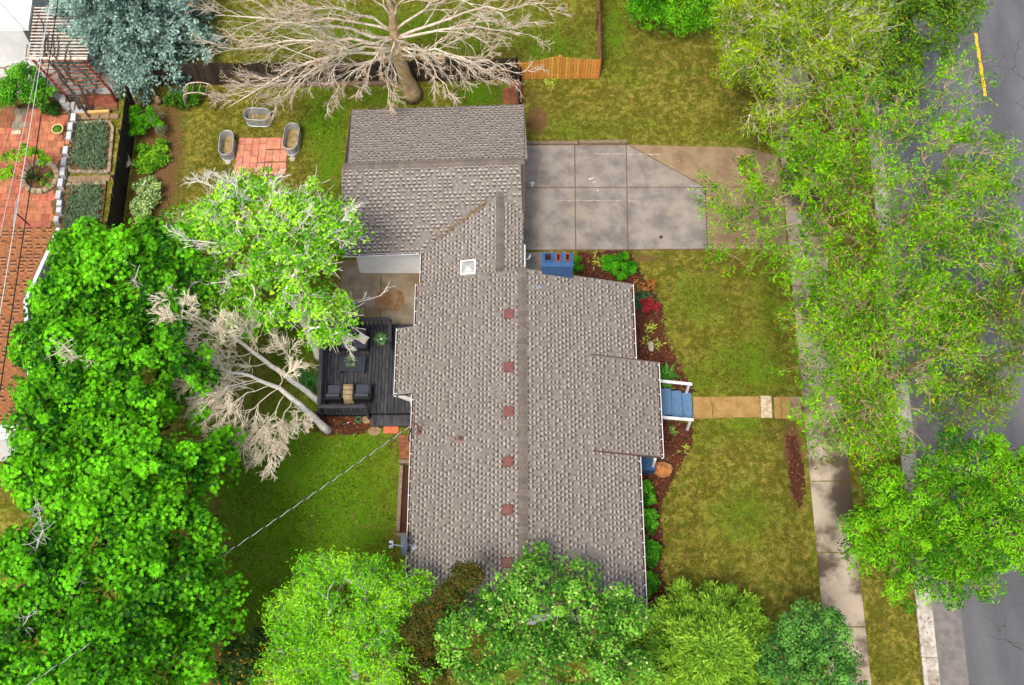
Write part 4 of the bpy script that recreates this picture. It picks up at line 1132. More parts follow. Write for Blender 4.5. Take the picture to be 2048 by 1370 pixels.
# side table under a tan throw
st_ = empty("side_table", P(697, 793, DZ), "small side table under a tan throw between the two armchairs", "table")
c = P(695.5, 783, DZ + .48); mb = MB(); mb.box((c.x, c.y + .04, DZ + .22), (.32, .5, .44)); mb.build("table_body", M_FRAME, st_)
M_TAN = mat("tan_throw", S(170, 150, 116), S(150, 130, 98), rough=.95, scale=40, bump=.3, bscale=120)
mb = MB(); prof = [(.33, .475), (.30, .49), (.1, .485), (-.1, .478), (-.24, .485), (-.30, .46), (-.34, .34), (-.37, .2), (-.40, .12)]
for (y0_, z0_), (y1_, z1_) in zip(prof[:-1], prof[1:]):
    sh0, sh1 = (.0 if y0_ > -.28 else .04), (.0 if y1_ > -.28 else .04)
    mb.quad((c.x - .20 + sh0, c.y + y0_, DZ + z0_), (c.x - .20 + sh1, c.y + y1_, DZ + z1_), (c.x + .20 + sh1, c.y + y1_, DZ + z1_), (c.x + .20 + sh0, c.y + y0_, DZ + z0_))
o = mb.build("throw", M_TAN, None, smooth=True); so = o.modifiers.new("thick", 'SOLIDIFY'); so.thickness = .03
tag(o, "tan throw draped over the small table between the armchairs", "blanket")

# ---- small things by the deck foot
p = P(717, 839, .04); mb = MB(); pts = [(p.x + .12 * math.cos(a), p.y + .12 * math.sin(a), .05) for a in np.linspace(0, 6.283, 17)]; mb.tube(pts, .035, 6, cap=False)
mb.tube([(p.x, p.y - .12, .05), (p.x - .01, p.y - .2, .04)], .022, 6)
o = mb.build("hose_ring", mat("green_plastic", S(36, 110, 78), rough=.4), None, smooth=True); tag(o, "small green plastic sprinkler ring on the mulch below the deck", "sprinkler")
mb = MB(); p = P(733, 840, 0); mb.lathe((p.x, p.y, -.01), [(.17, 0), (.18, .04), (.165, .06), (.12, .052), (.1, .06), (.01, .06)], 18); o = mb.build("stepping_stone", mat("tan_stone", S(160, 138, 104), S(132, 112, 84), rough=.9, scale=9), None); tag(o, "round tan stepping stone beside the green ring below the deck", "stone")
mb = MB(); p = P(749, 862, 0); mb.lathe((p.x, p.y, -.02), [(.2, 0), (.24, .04), (.22, .06), (.1, .065), (.01, .066)], 16, 1.15, .82); o = mb.build("stepping_stone", mat("tan_stone", S(160, 138, 104)), None); tag(o, "large oval tan stepping stone at the lawn edge below the deck", "stone")
M_ORPAV = mat("orange_paver", S(206, 118, 82), S(190, 104, 70), rough=.85, scale=5, objrand=.05)
OP = unit_box("paver", M_ORPAV, .04)
for k, lab in ((0, "left of the two orange pavers below the deck step"), (1, "right of the two orange pavers below the deck step")):
    p = P(774.5 + k * 15, 859, .03); o = piece("paver", OP, None, (p.x, p.y, .015), (0, 0, .02), (.30, .32, .07)); tag(o, lab, "paver", "orange pavers below the deck step")
tl = empty("garden_trowel", P(692, 847, 0), "black garden trowel with red and white handle on the mulch", "tool")
a, b = P(682, 850, .05), P(703, 843, .05); m_ = a.lerp(b, .55)
mb = MB(); mb.tube([a, a.lerp(b, .15), a.lerp(b, .4), m_], [.02, .06, .07, .02], 8); mb.build("blade", mat("trowel_black", S(30, 30, 34), rough=.4), tl)
mb = MB(); mb.tube([m_, a.lerp(b, .75)], .022, 8); mb.build("handle", mat("trowel_white", S(200, 196, 190), rough=.5), tl)
mb = MB(); mb.tube([a.lerp(b, .75), b], .028, 8); mb.build("grip", mat("trowel_red", S(170, 40, 36), rough=.5), tl)

# raised timber bed along the left wall with a brick strip above it
bx_ = empty("timber_bed", P(806, 1000, 0), "long low timber-framed bed along the left house wall", "planter")
ta, tb, tc_, td = P(799, 930, .16), P(794, 1066, .16), P(822, 928, .16), P(818, 1066, .16)
for a, b in ((P(799, 924, .1), P(825, 924, .1)), (P(793, 1070, .1), P(820, 1070, .1)), (P(803, 932, .1), P(796, 1063, .1))):
    mb = MB(); mb.bar(a, b, .15, .2); mb.build("timber", M_TIMBER, bx_, bevel=.015)
mb = MB(); mb.prism([P(803, 930, .08), P(826, 930, .08), P(822, 1066, .08), P(797, 1066, .08)], 0, .06); mb.build("soil", M_MULCH, bx_)
bs_ = structure("brick_strip", "red-brown brick edging strip along the left house wall")
for r in range(6):
    for cc in range(2):
        p = P(804.5 + cc * 13, 874 + r * 8, .02); piece("paver", PV, bs_, (p.x, p.y, .0), (0, 0, rng.normal() * .05), (.26, .16, .07))

# satellite dish on the left eave
M_DISH = mat("grey_dish", S(112, 122, 140), S(98, 106, 124), rough=.5, scale=5)
sdh = empty("satellite_dish", P(815, 1090, 3.1), "grey satellite dish on the lower left eave", "satellite dish")
dc = P(812, 1089, 3.55); nrm = Vector((-.93, -.12, .36)).normalized(); q = nrm.to_track_quat('Z', 'Y').to_matrix()
mb = MB(); prof = [(.02, .0), (.2, .03), (.36, .10), (.42, .14), (.43, .145), (.42, .155), (.36, .12), (.2, .055), (.02, .03)]
sub = MB(); sub.lathe((0, 0, -.06), prof, 22, 1, .92); mb.v = [tuple(dc + q @ Vector(v)) for v in sub.v]; mb.f = sub.f; mb.c = sub.c; mb.build("reflector", M_DISH, sdh, smooth=True)
M_GREYM = mat("light_grey_metal", S(186, 194, 202), S(164, 172, 182), rough=.45, scale=6, metallic=.3)
lnb = P(784, 1089, 3.45); foot = P(827, 1094, 3.2)
mb = MB(); mb.tube([dc - nrm * .05 + Vector((0, 0, -.3)), lnb], .028, 6); mb.build("feed_arm", M_GREYM, sdh)
mb = MB(); mb.box(lnb + Vector((-.03, .09, .02)), (.16, .1, .12)); mb.box(lnb + Vector((-.03, -.09, .02)), (.16, .1, .12)); mb.box(lnb + Vector((.02, 0, .02)), (.07, .26, .06)); mb.build("receiver", M_GREYM, sdh, bevel=.02)
mb = MB(); mb.tube([dc - nrm * .06, dc - nrm * .15 + Vector((.05, 0, -.15)), foot], .032, 8); mb.lathe((foot.x, foot.y, foot.z - .03), [(.1, 0), (.1, .02), (.03, .03)], 8); mb.build("mount", M_GREYM, sdh)

# ================================================================== FRONT YARD STONES
def boulder(c, s, seed, name, label, mtl, squash=.6):
    r = np.random.default_rng(seed); mb = MB(); nu, nv = 26, 16; d = r.normal(size=(11, 3)); d /= np.linalg.norm(d, axis=1)[:, None]; o = r.uniform(.58, .85, 11)
    def q(i, j):
        a = 2 * math.pi * i / nu; b = math.pi * j / nv; n = np.array([math.cos(a) * math.sin(b), math.sin(a) * math.sin(b), math.cos(b)])
        k = 1.0
        for dd, oo in zip(d, o):
            t = n @ dd
            if t > 0: k = min(k, oo / max(t, .2))
        return (c.x + n[0] * k * s[0], c.y + n[1] * k * s[1], c.z + n[2] * k * s[2] * 1)
    for i in range(nu):
        for j in range(nv):
            mb.quad(q(i, j + 1), q(i + 1, j + 1), q(i + 1, j), q(i, j))
    ob = mb.build(name, mtl, None, smooth=False); return tag(ob, label, "rock")
M_OCHRE = mat("ochre_rock", S(190, 128, 72), S(150, 94, 52), rough=.9, scale=5, bump=.5, bscale=18, col3=S(206, 176, 140), scale3=3)
boulder(P(1324, 938, .1) + Vector((0, 0, .05)), (.42, .36, .36), 14, "boulder", "ochre boulder on the mulch beside the blue side stoop", M_OCHRE)
boulder(P(1302, 692, .05), (.12, .28, .12), 9, "rock", "pale grey flat rock standing in the mulch of the front bed", mat("pale_grey_rock", S(176, 168, 150), S(150, 142, 126), rough=.9, scale=6, bump=.4, bscale=20))
# small white-lidded meter hatch in the front bed
mb = MB(); p = P(1334, 920, .02); mb.prism([P(1320, 914, 0), P(1340, 914, 0), P(1339, 928, 0), P(1318, 926, 0)], 0, .035); o = mb.build("edging_board", mat("dark_brown_board", S(78, 52, 42), rough=.9), None, bevel=.01); tag(o, "dark brown board half hidden behind the ochre boulder", "board")

# blue bin half hidden under the street trees
bn = empty("wheeled_bin", P(1678, 150, -.5), "blue wheeled bin half hidden under the trees by the kerb", "bin")
p = P(1680, 140, -.3); mb = MB(); zt = .5
lo = [(-.26, -.3), (.26, -.3), (.26, .3), (-.26, .3)]; hi = [(a * 1.18, b * 1.22) for a, b in lo]
for i in range(4):
    j = (i + 1) % 4; mb.quad((p.x + lo[i][0], p.y + lo[i][1], -.45), (p.x + lo[j][0], p.y + lo[j][1], -.45), (p.x + hi[j][0], p.y + hi[j][1], zt), (p.x + hi[i][0], p.y + hi[i][1], zt))
M_BIN = mat("blue_plastic", S(44, 74, 110), S(36, 62, 96), rough=.4, scale=4)
mb.build("body", M_BIN, bn); mb = MB(); mb.box((p.x, p.y, zt + .03), (.68, .78, .06)); mb.box((p.x, p.y, zt + .07), (.56, .6, .04)); mb.build("lid", M_BIN, bn, bevel=.02)
mb = MB(); mb.tube([(p.x - .26, p.y - .42, zt - .04), (p.x + .26, p.y - .42, zt - .04)], .02, 6); mb.build("handle", M_FRAME, bn)
for s in (-1, 1):
    mb = MB(); mb.tube([(p.x + s * .24, p.y - .3, -.37), (p.x + s * .31, p.y - .3, -.37)], .12, 12); mb.build("wheel", M_FRAME, bn)

# ================================================================== CABLES
M_CABW = mat("bare_aluminium_cable", S(222, 226, 226), rough=.4, metallic=.2)
M_CABB = mat("black_cable", S(28, 28, 30), rough=.5)
def sag(a, b, n, s):
    a = Vector(a); b = Vector(b); return [a.lerp(b, i / n) - Vector((0, 0, s * 4 * (i / n) * (1 - i / n))) for i in range(n + 1)]
def drop_cable(a, b, s, label, rad=.012, period=.62):
    pts = sag(a, b, 300, s); t = empty("service_cable", a, label, "cable"); d = (Vector(b) - Vector(a)).normalized(); u = d.cross(Vector((0, 0, 1))).normalized(); v = u.cross(d); L = (Vector(b) - Vector(a)).length
    for ph, mt, nm in ((0, M_CABW, "bare_strand"), (3.14, M_CABB, "insulated_strand")):
        q = [p + (u * math.cos(ph + 6.283 * i / 300 * L / period) + v * math.sin(ph + 6.283 * i / 300 * L / period)) * rad for i, p in enumerate(pts)]
        mb = MB(); mb.tube(q, rad * .9, 5); mb.build(nm, mt, t, smooth=True)
drop_cable(MAST_TOP + Vector((-.2, 0, -.02)), P(20, 1392, 11.0), .25, "twisted black and white service cable from the roof mast across the back lawn")
mb = MB(); mb.tube([MAST_TOP + Vector((-.2, 0, 0)), P(818, 872, 3.7), P(817, 880, 3.3), P(820, 884, 3.0)], .02, 5); o = mb.build("drip_loop", M_CABB, house)
for (pa, pb, r, mt, lab) in (((123, -60, 9), (-20, 900, 8), .022, M_CABB, "thick black overhead cable, rightmost of the lines over the left garden"), ((108, -60, 9), (-14, 700, 8), .015, M_CABW, "pale overhead wire over the left garden"),
                             ((114, -60, 9.2), (-40, 640, 8.2), .008, M_CABW, "hair-thin pale overhead wire over the left garden"), ((98, -60, 9.2), (-60, 560, 8.2), .007, M_CABB, "hair-thin dark overhead wire over the white roof corner")):
    a, b = P(*pa), P(*pb); a = a + (a - b) * .5; b = b + (b - a) * .3
    mb = MB(); mb.tube(sag(a, b, 40, .12), r, 5); o = mb.build("overhead_wire", mt, None, smooth=True); tag(o, lab, "wire", "overhead wires at the left edge")
# ================================================================== THE LEFT NEIGHBOUR'S GARDEN
M_TERRA = mat("terracotta_tile", S(186, 118, 88), S(160, 98, 74), rough=.85, scale=3, bump=.25, bscale=40, objrand=.16, hue=.014)
M_BROWNSLAB = mat("brown_slab", S(150, 96, 66), S(128, 80, 56), rough=.85, scale=3, objrand=.08)
M_GREYSLAB = mat("grey_slab", S(150, 138, 120), S(132, 120, 104), rough=.85, scale=3, objrand=.08)
M_BLOCK = mat("white_concrete_block", S(206, 208, 212), S(176, 178, 182), rough=.85, scale=6, bump=.2, bscale=40, objrand=.10)
M_BLOCKSTONE = mat("border_stone", S(172, 158, 132), S(140, 126, 104), rough=.9, scale=7, bump=.3, bscale=30, objrand=.14)
M_SOIL = mat("bed_soil", S(128, 94, 62), S(92, 66, 44), rough=.95, scale=7, bump=.8, bscale=20)
tp_ = structure("tile_patio", "terracotta tiled patio in the left neighbour's garden")
poly = PP([(-30, 213), (92, 213), (100, 228), (140, 232), (122, 330), (112, 400), (104, 470), (-30, 470)])
mb = MB(); mb.prism(poly, -.05, .006); mb.build("joint_sand", M_JOINT, tp_)
TT = unit_box("tile", M_TERRA, .03); TB = unit_box("tile", M_BROWNSLAB, .03); TG = unit_box("tile", M_GREYSLAB, .03)
p2 = [(p.x, p.y) for p in poly]; a = np.array(p2); ts = .345
ringc = P(82, 356, .05)
y = a[:, 1].min(); r = 0
while y < a[:, 1].max():
    x = a[:, 0].min() + (r % 2) * .12
    while x < a[:, 0].max() + .3:
        cx, cy = x + ts / 2, y + ts / 2
        if inside(p2, np.array([cx]), np.array([cy]))[0] and math.hypot(cx - ringc.x, (cy - ringc.y)) > .55:
            pr_ = cam_pt = None
            me_ = TT
            if cy > Y(30, 262) and cx < X(30, 240): me_ = TB
            if cy > Y(40, 272) and X(29, 250) < cx < X(50, 250): me_ = TG
            piece("tile", me_, tp_, (cx, cy, .012 + rng.normal() * .002), (rng.normal() * .004, rng.normal() * .004, rng.normal() * .01), (ts * .965, ts * .965, .05))
        x += ts
    y += ts; r += 1
mb = MB(); q = P(33, 265, .04); mb.box((q.x, q.y, .05), (.42, .22, .07)); o = mb.build("threshold_slab", M_CONC_CREAM, tp_, bevel=.01)

# ring of stones round a little tree
rg = empty("stone_ring", (ringc.x, ringc.y, 0), "ring of pale border stones around the small tree on the tiles", "planter")
mb = MB(); mb.lathe((ringc.x, ringc.y, 0), [(.62, 0), (.62, .06), (.3, .1), (.01, .1)], 20); mb.build("soil", M_SOIL, rg)
RS = unit_box("border_stone", M_BLOCKSTONE, .14)
for k in range(17):
    an = 2 * math.pi * k / 17; piece("border_stone", RS, rg, (ringc.x + .74 * math.cos(an), ringc.y + .74 * math.sin(an), .12), (0, 0, an + rng.normal() * .06), (.24, .26, .26))
# potted plant
pt = empty("plant_pot", P(116, 260, 0), "cream round pot with a small green plant on the terracotta tiles", "pot"); p = P(115, 258, .3)
mb = MB(); mb.lathe((p.x, p.y, 0), [(.16, 0), (.20, .1), (.25, .28), (.265, .3), (.265, .33), (.22, .33), (.21, .26), (.01, .26)], 20); mb.build("pot", mat("cream_pot", S(226, 208, 158), S(206, 186, 136), rough=.6, scale=6), pt, smooth=False)
POT_C = Vector((p.x, p.y, .28))

# block wall of white concrete blocks
wl_ = empty("block_wall", P(130, 320, 0), "row of white concrete blocks stepping between tiles and garden beds", "wall")
BK = unit_box("block", M_BLOCK, .05)
pxs = [(146, 233), (140, 251), (137, 270), (134, 284), (130, 299), (127, 321), (124, 342), (120, 364), (116, 388), (118, 405), (117, 419), (112, 437)]
for i, (bx0, by0) in enumerate(pxs):
    if i in (3,):
        p = P(bx0, by0, .3); piece("block", unit_box("block", M_TERRA, .05), wl_, (p.x, p.y, .15), None, (.2, .2, .3)); continue
    p = P(bx0, by0, .42); piece("block", BK, wl_, (p.x, p.y, .21), (0, 0, rng.normal() * .03), (.23, .40 if i < 9 else .26, .42))

# two beds of leek leaves
M_LEEK = mat("leek_leaves", (1, 1, 1), None, rough=.5, attr=True, transl=.2)
def bed(px, label, border, n_):
    poly = PP(px); cxy = sum(poly, Vector()) / len(poly)
    b = empty("garden_bed", (cxy.x, cxy.y, 0), label, "garden bed")
    mb = MB(); mb.prism(poly, -.02, .1); mb.build("soil", M_SOIL, b)
    k = len(poly)
    for i in range(k):
        if not border[i]: continue
        p0, p1 = poly[i], poly[(i + 1) % k]; L = (p1 - p0).length; m = max(1, int(L / .24)); an = math.atan2(p1.y - p0.y, p1.x - p0.x)
        for j in range(m):
            p = p0.lerp(p1, (j + .5) / m); piece("border_stone", RS, b, (p.x, p.y, .08), (0, 0, an + rng.normal() * .08), (L / m * .94, .15, .18))
    a = np.array([(p.x, p.y) for p in poly]); c = a.mean(0); inn = c + (a - c) * np.array([.74, .86])
    xs = rng.uniform(a[:, 0].min(), a[:, 0].max(), n_ * 4); ys = rng.uniform(a[:, 1].min(), a[:, 1].max(), n_ * 4); ok = inside(inn.tolist(), xs, ys); xs = xs[ok][:n_]; ys = ys[ok][:n_]; n = len(xs)
    pos = np.stack([xs, ys, np.full(n, .1) + rng.random(n) * .12], 1); tg = rng.normal(size=(n, 3)); tg[:, 2] *= .1
    s = rng.uniform(.22, .42, n)
    o = scatter("leek_leaves", pos, rng.normal(size=(n, 3)) * .2 + [0, 0, 1], np.stack([s * 1.1, s, s], 1), tints(n, S(58, 84, 58), S(112, 138, 100), .15), 'strap', M_LEEK, b, tang=tg); tag(o, kind="stuff")
bed([(146, 250), (218, 245), (227, 256), (219, 346), (142, 345), (137, 333)], "stone-edged bed full of grey-green leek leaves, the upper of two", [1, 1, 1, 1, 1, 1], 900)
bed([(134, 372), (214, 368), (206, 440), (200, 470), (118, 470)], "stone-edged bed of grey-green leek leaves, the lower of two beside the dark fence", [1, 0, 0, 0, 0], 800)
# row of pale slabs between the beds and terrace edge above
gp = structure("bed_path", "row of pale slabs between the leek beds")
SLB = unit_box("slab", M_CONC_TAN, .03)
for k in range(9): p = P(140 + k * 9.4, 358 - k * .2, .05); piece("slab", SLB, gp, (p.x, p.y, .03), (0, 0, .0), (.2, .30, .06))
for k in range(5): p = P(152 + k * 19, 234 - k * .5, .08); piece("slab", SLB, gp, (p.x, p.y, .05), (0, 0, 0), (.40, .26, .08))
mb = MB(); mb.bar(P(157, 226, .2), P(219, 223, .2), .14, .16); o = mb.build("timber_edging", mat("yellow_timber", S(214, 180, 116), S(190, 152, 92), rough=.8, scale=8, stretch=(1, 6, 6)), None, bevel=.012); tag(o, "yellow new timber edging above the upper leek bed", "timber")
# soil terrace with bricks
tr_ = structure("soil_terrace", "bare soil terrace with loose red bricks below the pergola")
mb = MB(); mb.prism(PP([(160, 190), (236, 190), (236, 222), (160, 222)]), -.02, .09); mb.build("soil", M_SOIL, tr_)
BR = unit_box("brick", mat("old_red_brick", S(150, 86, 68), S(120, 66, 54), rough=.9, scale=8, objrand=.18), .05)
for r in range(4):
    for c in range(7):
        p = P(177 + c * 8.2 + (r % 2) * 3, 194 + r * 5, .1); piece("brick", BR, tr_, (p.x, p.y, .09), (0, 0, rng.normal() * .05), (.19, .12, .07))
# grey stair blocks
stp = empty("garden_stairs", P(145, 215, 0), "grey concrete stair blocks descending beside the soil terrace", "steps")
GB = unit_box("step_block", mat("grey_block", S(178, 176, 174), S(150, 148, 146), rough=.85, scale=6, objrand=.08), .04)
for i, (qx, qy, zz) in enumerate(((126, 196, .62), (134, 204, .5), (143, 211, .4), (154, 217, .3), (165, 217, .3))):
    p = P(qx, qy, zz); piece("step_block", GB, stp, (p.x, p.y, zz / 2), (0, 0, 0), (.26, .44, zz))
# sloping retaining wall with a steel rail
rw = empty("retaining_wall", P(118, 205, 0), "grey retaining wall running down beside the stair blocks", "wall")
mb = MB(); mb.bar(P(98, 178, .5), P(141, 224, .25), .14, .5); mb.build("wall_body", mat("grey_render", S(150, 154, 160), S(126, 130, 136), rough=.85, scale=4), rw)
mb = MB(); mb.prism(PP([(84, 190), (118, 194), (138, 228), (100, 232), (84, 226)]), -.02, .05); mb.build("soil", M_SOIL, rw)

# cracked concrete terrace and house corner
def flag_material():
    m = bpy.data.materials.new("flagstone_terrace"); m.use_nodes = True; nt = m.node_tree; nd = nt.nodes; lk = nt.links; bs = nd["Principled BSDF"]; bs.inputs["Roughness"].default_value = .85
    geo = nd.new("ShaderNodeNewGeometry"); vo = nd.new("ShaderNodeTexVoronoi"); vo.feature = 'DISTANCE_TO_EDGE'; vo.inputs["Scale"].default_value = .9; lk.new(geo.outputs["Position"], vo.inputs["Vector"])
    r = nd.new("ShaderNodeMapRange"); r.inputs[1].default_value = .02; r.inputs[2].default_value = .045; lk.new(vo.outputs["Distance"], r.inputs[0])
    n = nd.new("ShaderNodeTexNoise"); n.inputs["Scale"].default_value = 1.6; n.inputs["Detail"].default_value = 6; lk.new(geo.outputs["Position"], n.inputs["Vector"])
    x = nd.new("ShaderNodeMix"); x.data_type = 'RGBA'; lk.new(n.outputs[0], x.inputs[0]); x.inputs[6].default_value = (*S(150, 144, 134), 1); x.inputs[7].default_value = (*S(206, 206, 206), 1)
    y = nd.new("ShaderNodeMix"); y.data_type = 'RGBA'; lk.new(r.outputs[0], y.inputs[0]); y.inputs[6].default_value = (*S(104, 90, 70), 1); lk.new(x.outputs[2], y.inputs[7])
    lk.new(y.outputs[2], bs.inputs["Base Color"]); return m
fm = flag_material()
te_ = structure("flagstone_terrace", "pale flagstone terrace under the neighbour's pergola")
fb = MB(); fb.prism(PP([(-40, 84), (60, 84), (60, -60), (245, -60), (240, 192), (100, 196), (-40, 196)]), -.05, .03); fb.build("slab", fm, te_)
sh = empty("white_house_corner", P(20, 60, 0), "blown-out white roof corner of the left neighbour's house", "house")
mb = MB(); mb.prism(PP([(-160, -120), (82, -120), (56, 56), (-160, 56)], 2.8), 2.62, 2.8); mb.build("roof", mat("white_membrane", S(246, 248, 250), rough=.6), sh)
mb = MB(); mb.prism(PP([(-160, -120), (64, -120), (46, 62), (-160, 62)], 2.6), 0, 2.615); mb.build("wall", M_WALL, sh)
mb = MB(); mb.prism(PP([(-160, 60), (54, 60), (55, 72), (-160, 73)], .55), 0, .55); mb.build("ledge", mat("beige_ledge", S(206, 188, 158), S(186, 168, 138), rough=.85, scale=4), sh)
mb = MB(); mb.prism(PP([(-160, 72), (56, 72), (57, 84), (-160, 86)], .3), 0, .3); mb.build("ledge_step", mat("stone_ledge", S(170, 160, 144), S(150, 138, 120), rough=.85, scale=4), sh)
mb = MB(); mb.bar(P(-20, -16, 2.84), P(47, 57, 2.84), .02, .02); mb.build("roof_seam", M_CABB, sh)

# pergola: flat white slats above, red-brown slatted slope in front, vine stems
pg = empty("pergola", P(140, 170, 0), "pergola of white slats and red-brown rafters overgrown with bare vines", "pergola")
M_SLATW = mat("pale_slat", S(226, 214, 202), S(196, 178, 164), rough=.75, scale=6, objrand=.10)
M_SLATR = mat("red_brown_rafter", S(110, 50, 40), S(86, 38, 32), rough=.7, scale=6, objrand=.12)
M_SLATP = mat("pinkish_slat", S(176, 120, 98), S(132, 74, 60), rough=.75, scale=4, objrand=.15)
PZ = 2.6
SW_ = unit_box("slat", M_SLATW, .05)
for k in range(17):
    yy = 118 - k * 6.4; xa = 56 + k * .75
    a, b = P(xa, yy, PZ), P(174 + k * 1.6, yy, PZ); mid_ = (a + b) / 2
    piece("slat", SW_, pg, (mid_.x, mid_.y, PZ), (0, 0, 0), ((b - a).length, .055, .05))
mb = MB(); mb.bar(P(53, 117, PZ - .02), P(175, 117, PZ - .02), .05, .14); mb.build("front_beam", M_SLATW, pg)
for xa, xb in ((62, 76), (168, 178)):
    mb = MB(); mb.bar(P(xa, 108, PZ - .14), P(xb, 20, PZ - .14), .09, .14); mb.build("beam", mat("dark_beam", S(52, 34, 30), rough=.8), pg)
ra, rb = P(66, 120, PZ - .1), P(131, 190, 1.0); rc, rd = P(166, 120, PZ - .1), P(221, 180, 1.0)
for a, b in ((ra, rb), (rc, rd)):
    mb = MB(); mb.bar(a, b, .09, .12); mb.build("rafter", M_SLATR, pg)
    mb = MB(); mb.bar((b.x, b.y, 0), (b.x, b.y, b.z), .09, .09, up=(1, 0, 0)); mb.build("post", M_SLATR, pg)
for k in range(8):
    t = (k + .6) / 8.4; a = ra.lerp(rb, t); b = rc.lerp(rd, t); a = a + (a - b) * .06; b = b + (b - a) * .03
    mb = MB(); mb.bar(a + Vector((0, 0, .08)), b + Vector((0, 0, .08)), .045, .04); mb.build("slat", M_SLATP, pg)
mb = MB(); mb.tube([P(103, 179, 1.05), P(222, 177, 1.05)], .02, 6); mb.build("steel_rail", M_GREYM, pg)
for pts in ([P(50, 120, 1.6), P(95, 168, .9)], [P(52, 124, 1.5), P(96, 172, .8)], [P(66, 20, 1.6), P(55, 82, 1.6), P(52, 120, 1.6)]):
    mb = MB(); mb.tube(pts, .022, 6); mb.build("handrail", M_CABB if len(pts) == 3 else M_GREYM, pg)
M_VINE = mat("bare_vine_bark", S(92, 78, 70), S(62, 50, 46), rough=.95, scale=12, bump=.6, bscale=40)
vn = empty("vine", P(155, 205, 0), "bare grey-brown vine climbing over the pergola", "vine")
def on_slope(px, py):
    t = min(1, max(0, (py - 118) / 68)); return P(px, py, PZ + .08 + (1.05 - PZ) * t) if py > 118 else P(px, py, PZ + .1)
for pts in ([(165, 206), (150, 190), (128, 165), (112, 140), (97, 122), (88, 100), (92, 75), (85, 48), (75, 28)], [(150, 200), (135, 170), (120, 148), (105, 125), (108, 98), (104, 70)],
            [(168, 200), (158, 175), (140, 158), (136, 138), (128, 120), (132, 100), (138, 82)], [(140, 155), (120, 130), (112, 112), (118, 92), (114, 70)], [(195, 178), (175, 155), (150, 135), (138, 118), (142, 100)], [(112, 118), (98, 104), (94, 86), (98, 64)], [(92, 108), (80, 122), (72, 112)]):
    w_ = [on_slope(*q) for q in pts]
    if pts[0][1] >= 198: w_[0].z = .1
    fine = []
    for i in range(len(w_) - 1):
        for k in range(4): fine.append(w_[i].lerp(w_[i + 1], k / 4) + Vector(rng.normal(size=3) * .03))
    fine.append(w_[-1]); mb = MB(); r0_ = .065 if pts[0][1] > 195 else .035
    mb.tube(fine, list(np.linspace(r0_, .018, len(fine))), 6); mb.build("stem", M_VINE, vn)

# neighbour's brown roof
nr0 = empty("brown_roof_house", P(0, 650, 0), "left neighbour's house with orange-brown shingled roof", "house")
NB, NL, ND = np.array(S(158, 106, 68)), np.array(S(180, 126, 84)), np.array(S(86, 60, 48))
zn, zs = 2.7, 4.2
e0 = P(112, 455, zn); yS_ = P(55, 850, zs).y; yN_ = e0.y
npt = [(-30.0, yN_), (e0.x, yN_), (X(46, 602, 3.25), Y(46, 602, 3.25)), (X(60, 840, zs), yS_), (-30.0, yS_)]
sl = (zs - zn) / (yN_ - yS_); zz = lambda y: zn + (yN_ - y) * sl
nroof = deck_poly("roof", [(x, y, zz(y)) for x, y in npt][::-1], parent=nr0)
Un_ = Vector((0, -1, sl)).normalized(); k_ = math.sqrt(1 + sl * sl)
npieces = [shingle_piece(k, NB, NL, ND) for k in range(3)]
to_st = lambda x, y: (e0.x - x, (yN_ - y) * k_)
s1 = [to_st(*npt[i]) for i in (0, 1, 2)] + [to_st(-30, npt[2][1])]
s2 = [to_st(-30, npt[2][1]), to_st(*npt[2]), to_st(*npt[3]), to_st(*npt[4])]
for pl_ in (s1, s2):
    pl_ = [(min(s, 7.5), t) for s, t in pl_]
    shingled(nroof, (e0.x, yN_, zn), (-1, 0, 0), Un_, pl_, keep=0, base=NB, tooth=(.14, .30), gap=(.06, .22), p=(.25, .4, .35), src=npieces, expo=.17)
mb = MB(); mb.prism([(-30, yS_), (npt[3][0] - .5, yS_), (npt[2][0] - .6, npt[2][1]), (e0.x - .8, yN_ - .5), (-30, yN_ - .5)], 0, 2.6); mb.build("wall", M_WALL, nr0)
for a, b in ((npt[1], npt[2]), (npt[2], npt[3])):
    mb = MB(); mb.bar((a[0] + .06, a[1], zz(a[1]) - .12), (b[0] + .06, b[1], zz(b[1]) - .12), .2, .18); mb.build("fascia", M_WHITE, nr0)
mb = MB(); mb.bar((-30, yS_ - .15, zs - .02), (npt[3][0], yS_ - .15, zs - .02), .3, .12); mb.build("fascia", M_WHITE, nr0)
mb = MB(); a, b, c_ = P(33, 404, 4.3), P(28, 454, 3.0), P(60, 451, 3.0); mb.tube([a, b], .045, 8); mb.build("mast", M_GREYM, nr0); mb = MB(); mb.tube([P(34, 428, 3.8), c_], .03, 6); mb.build("mast_brace", M_CABB, nr0)
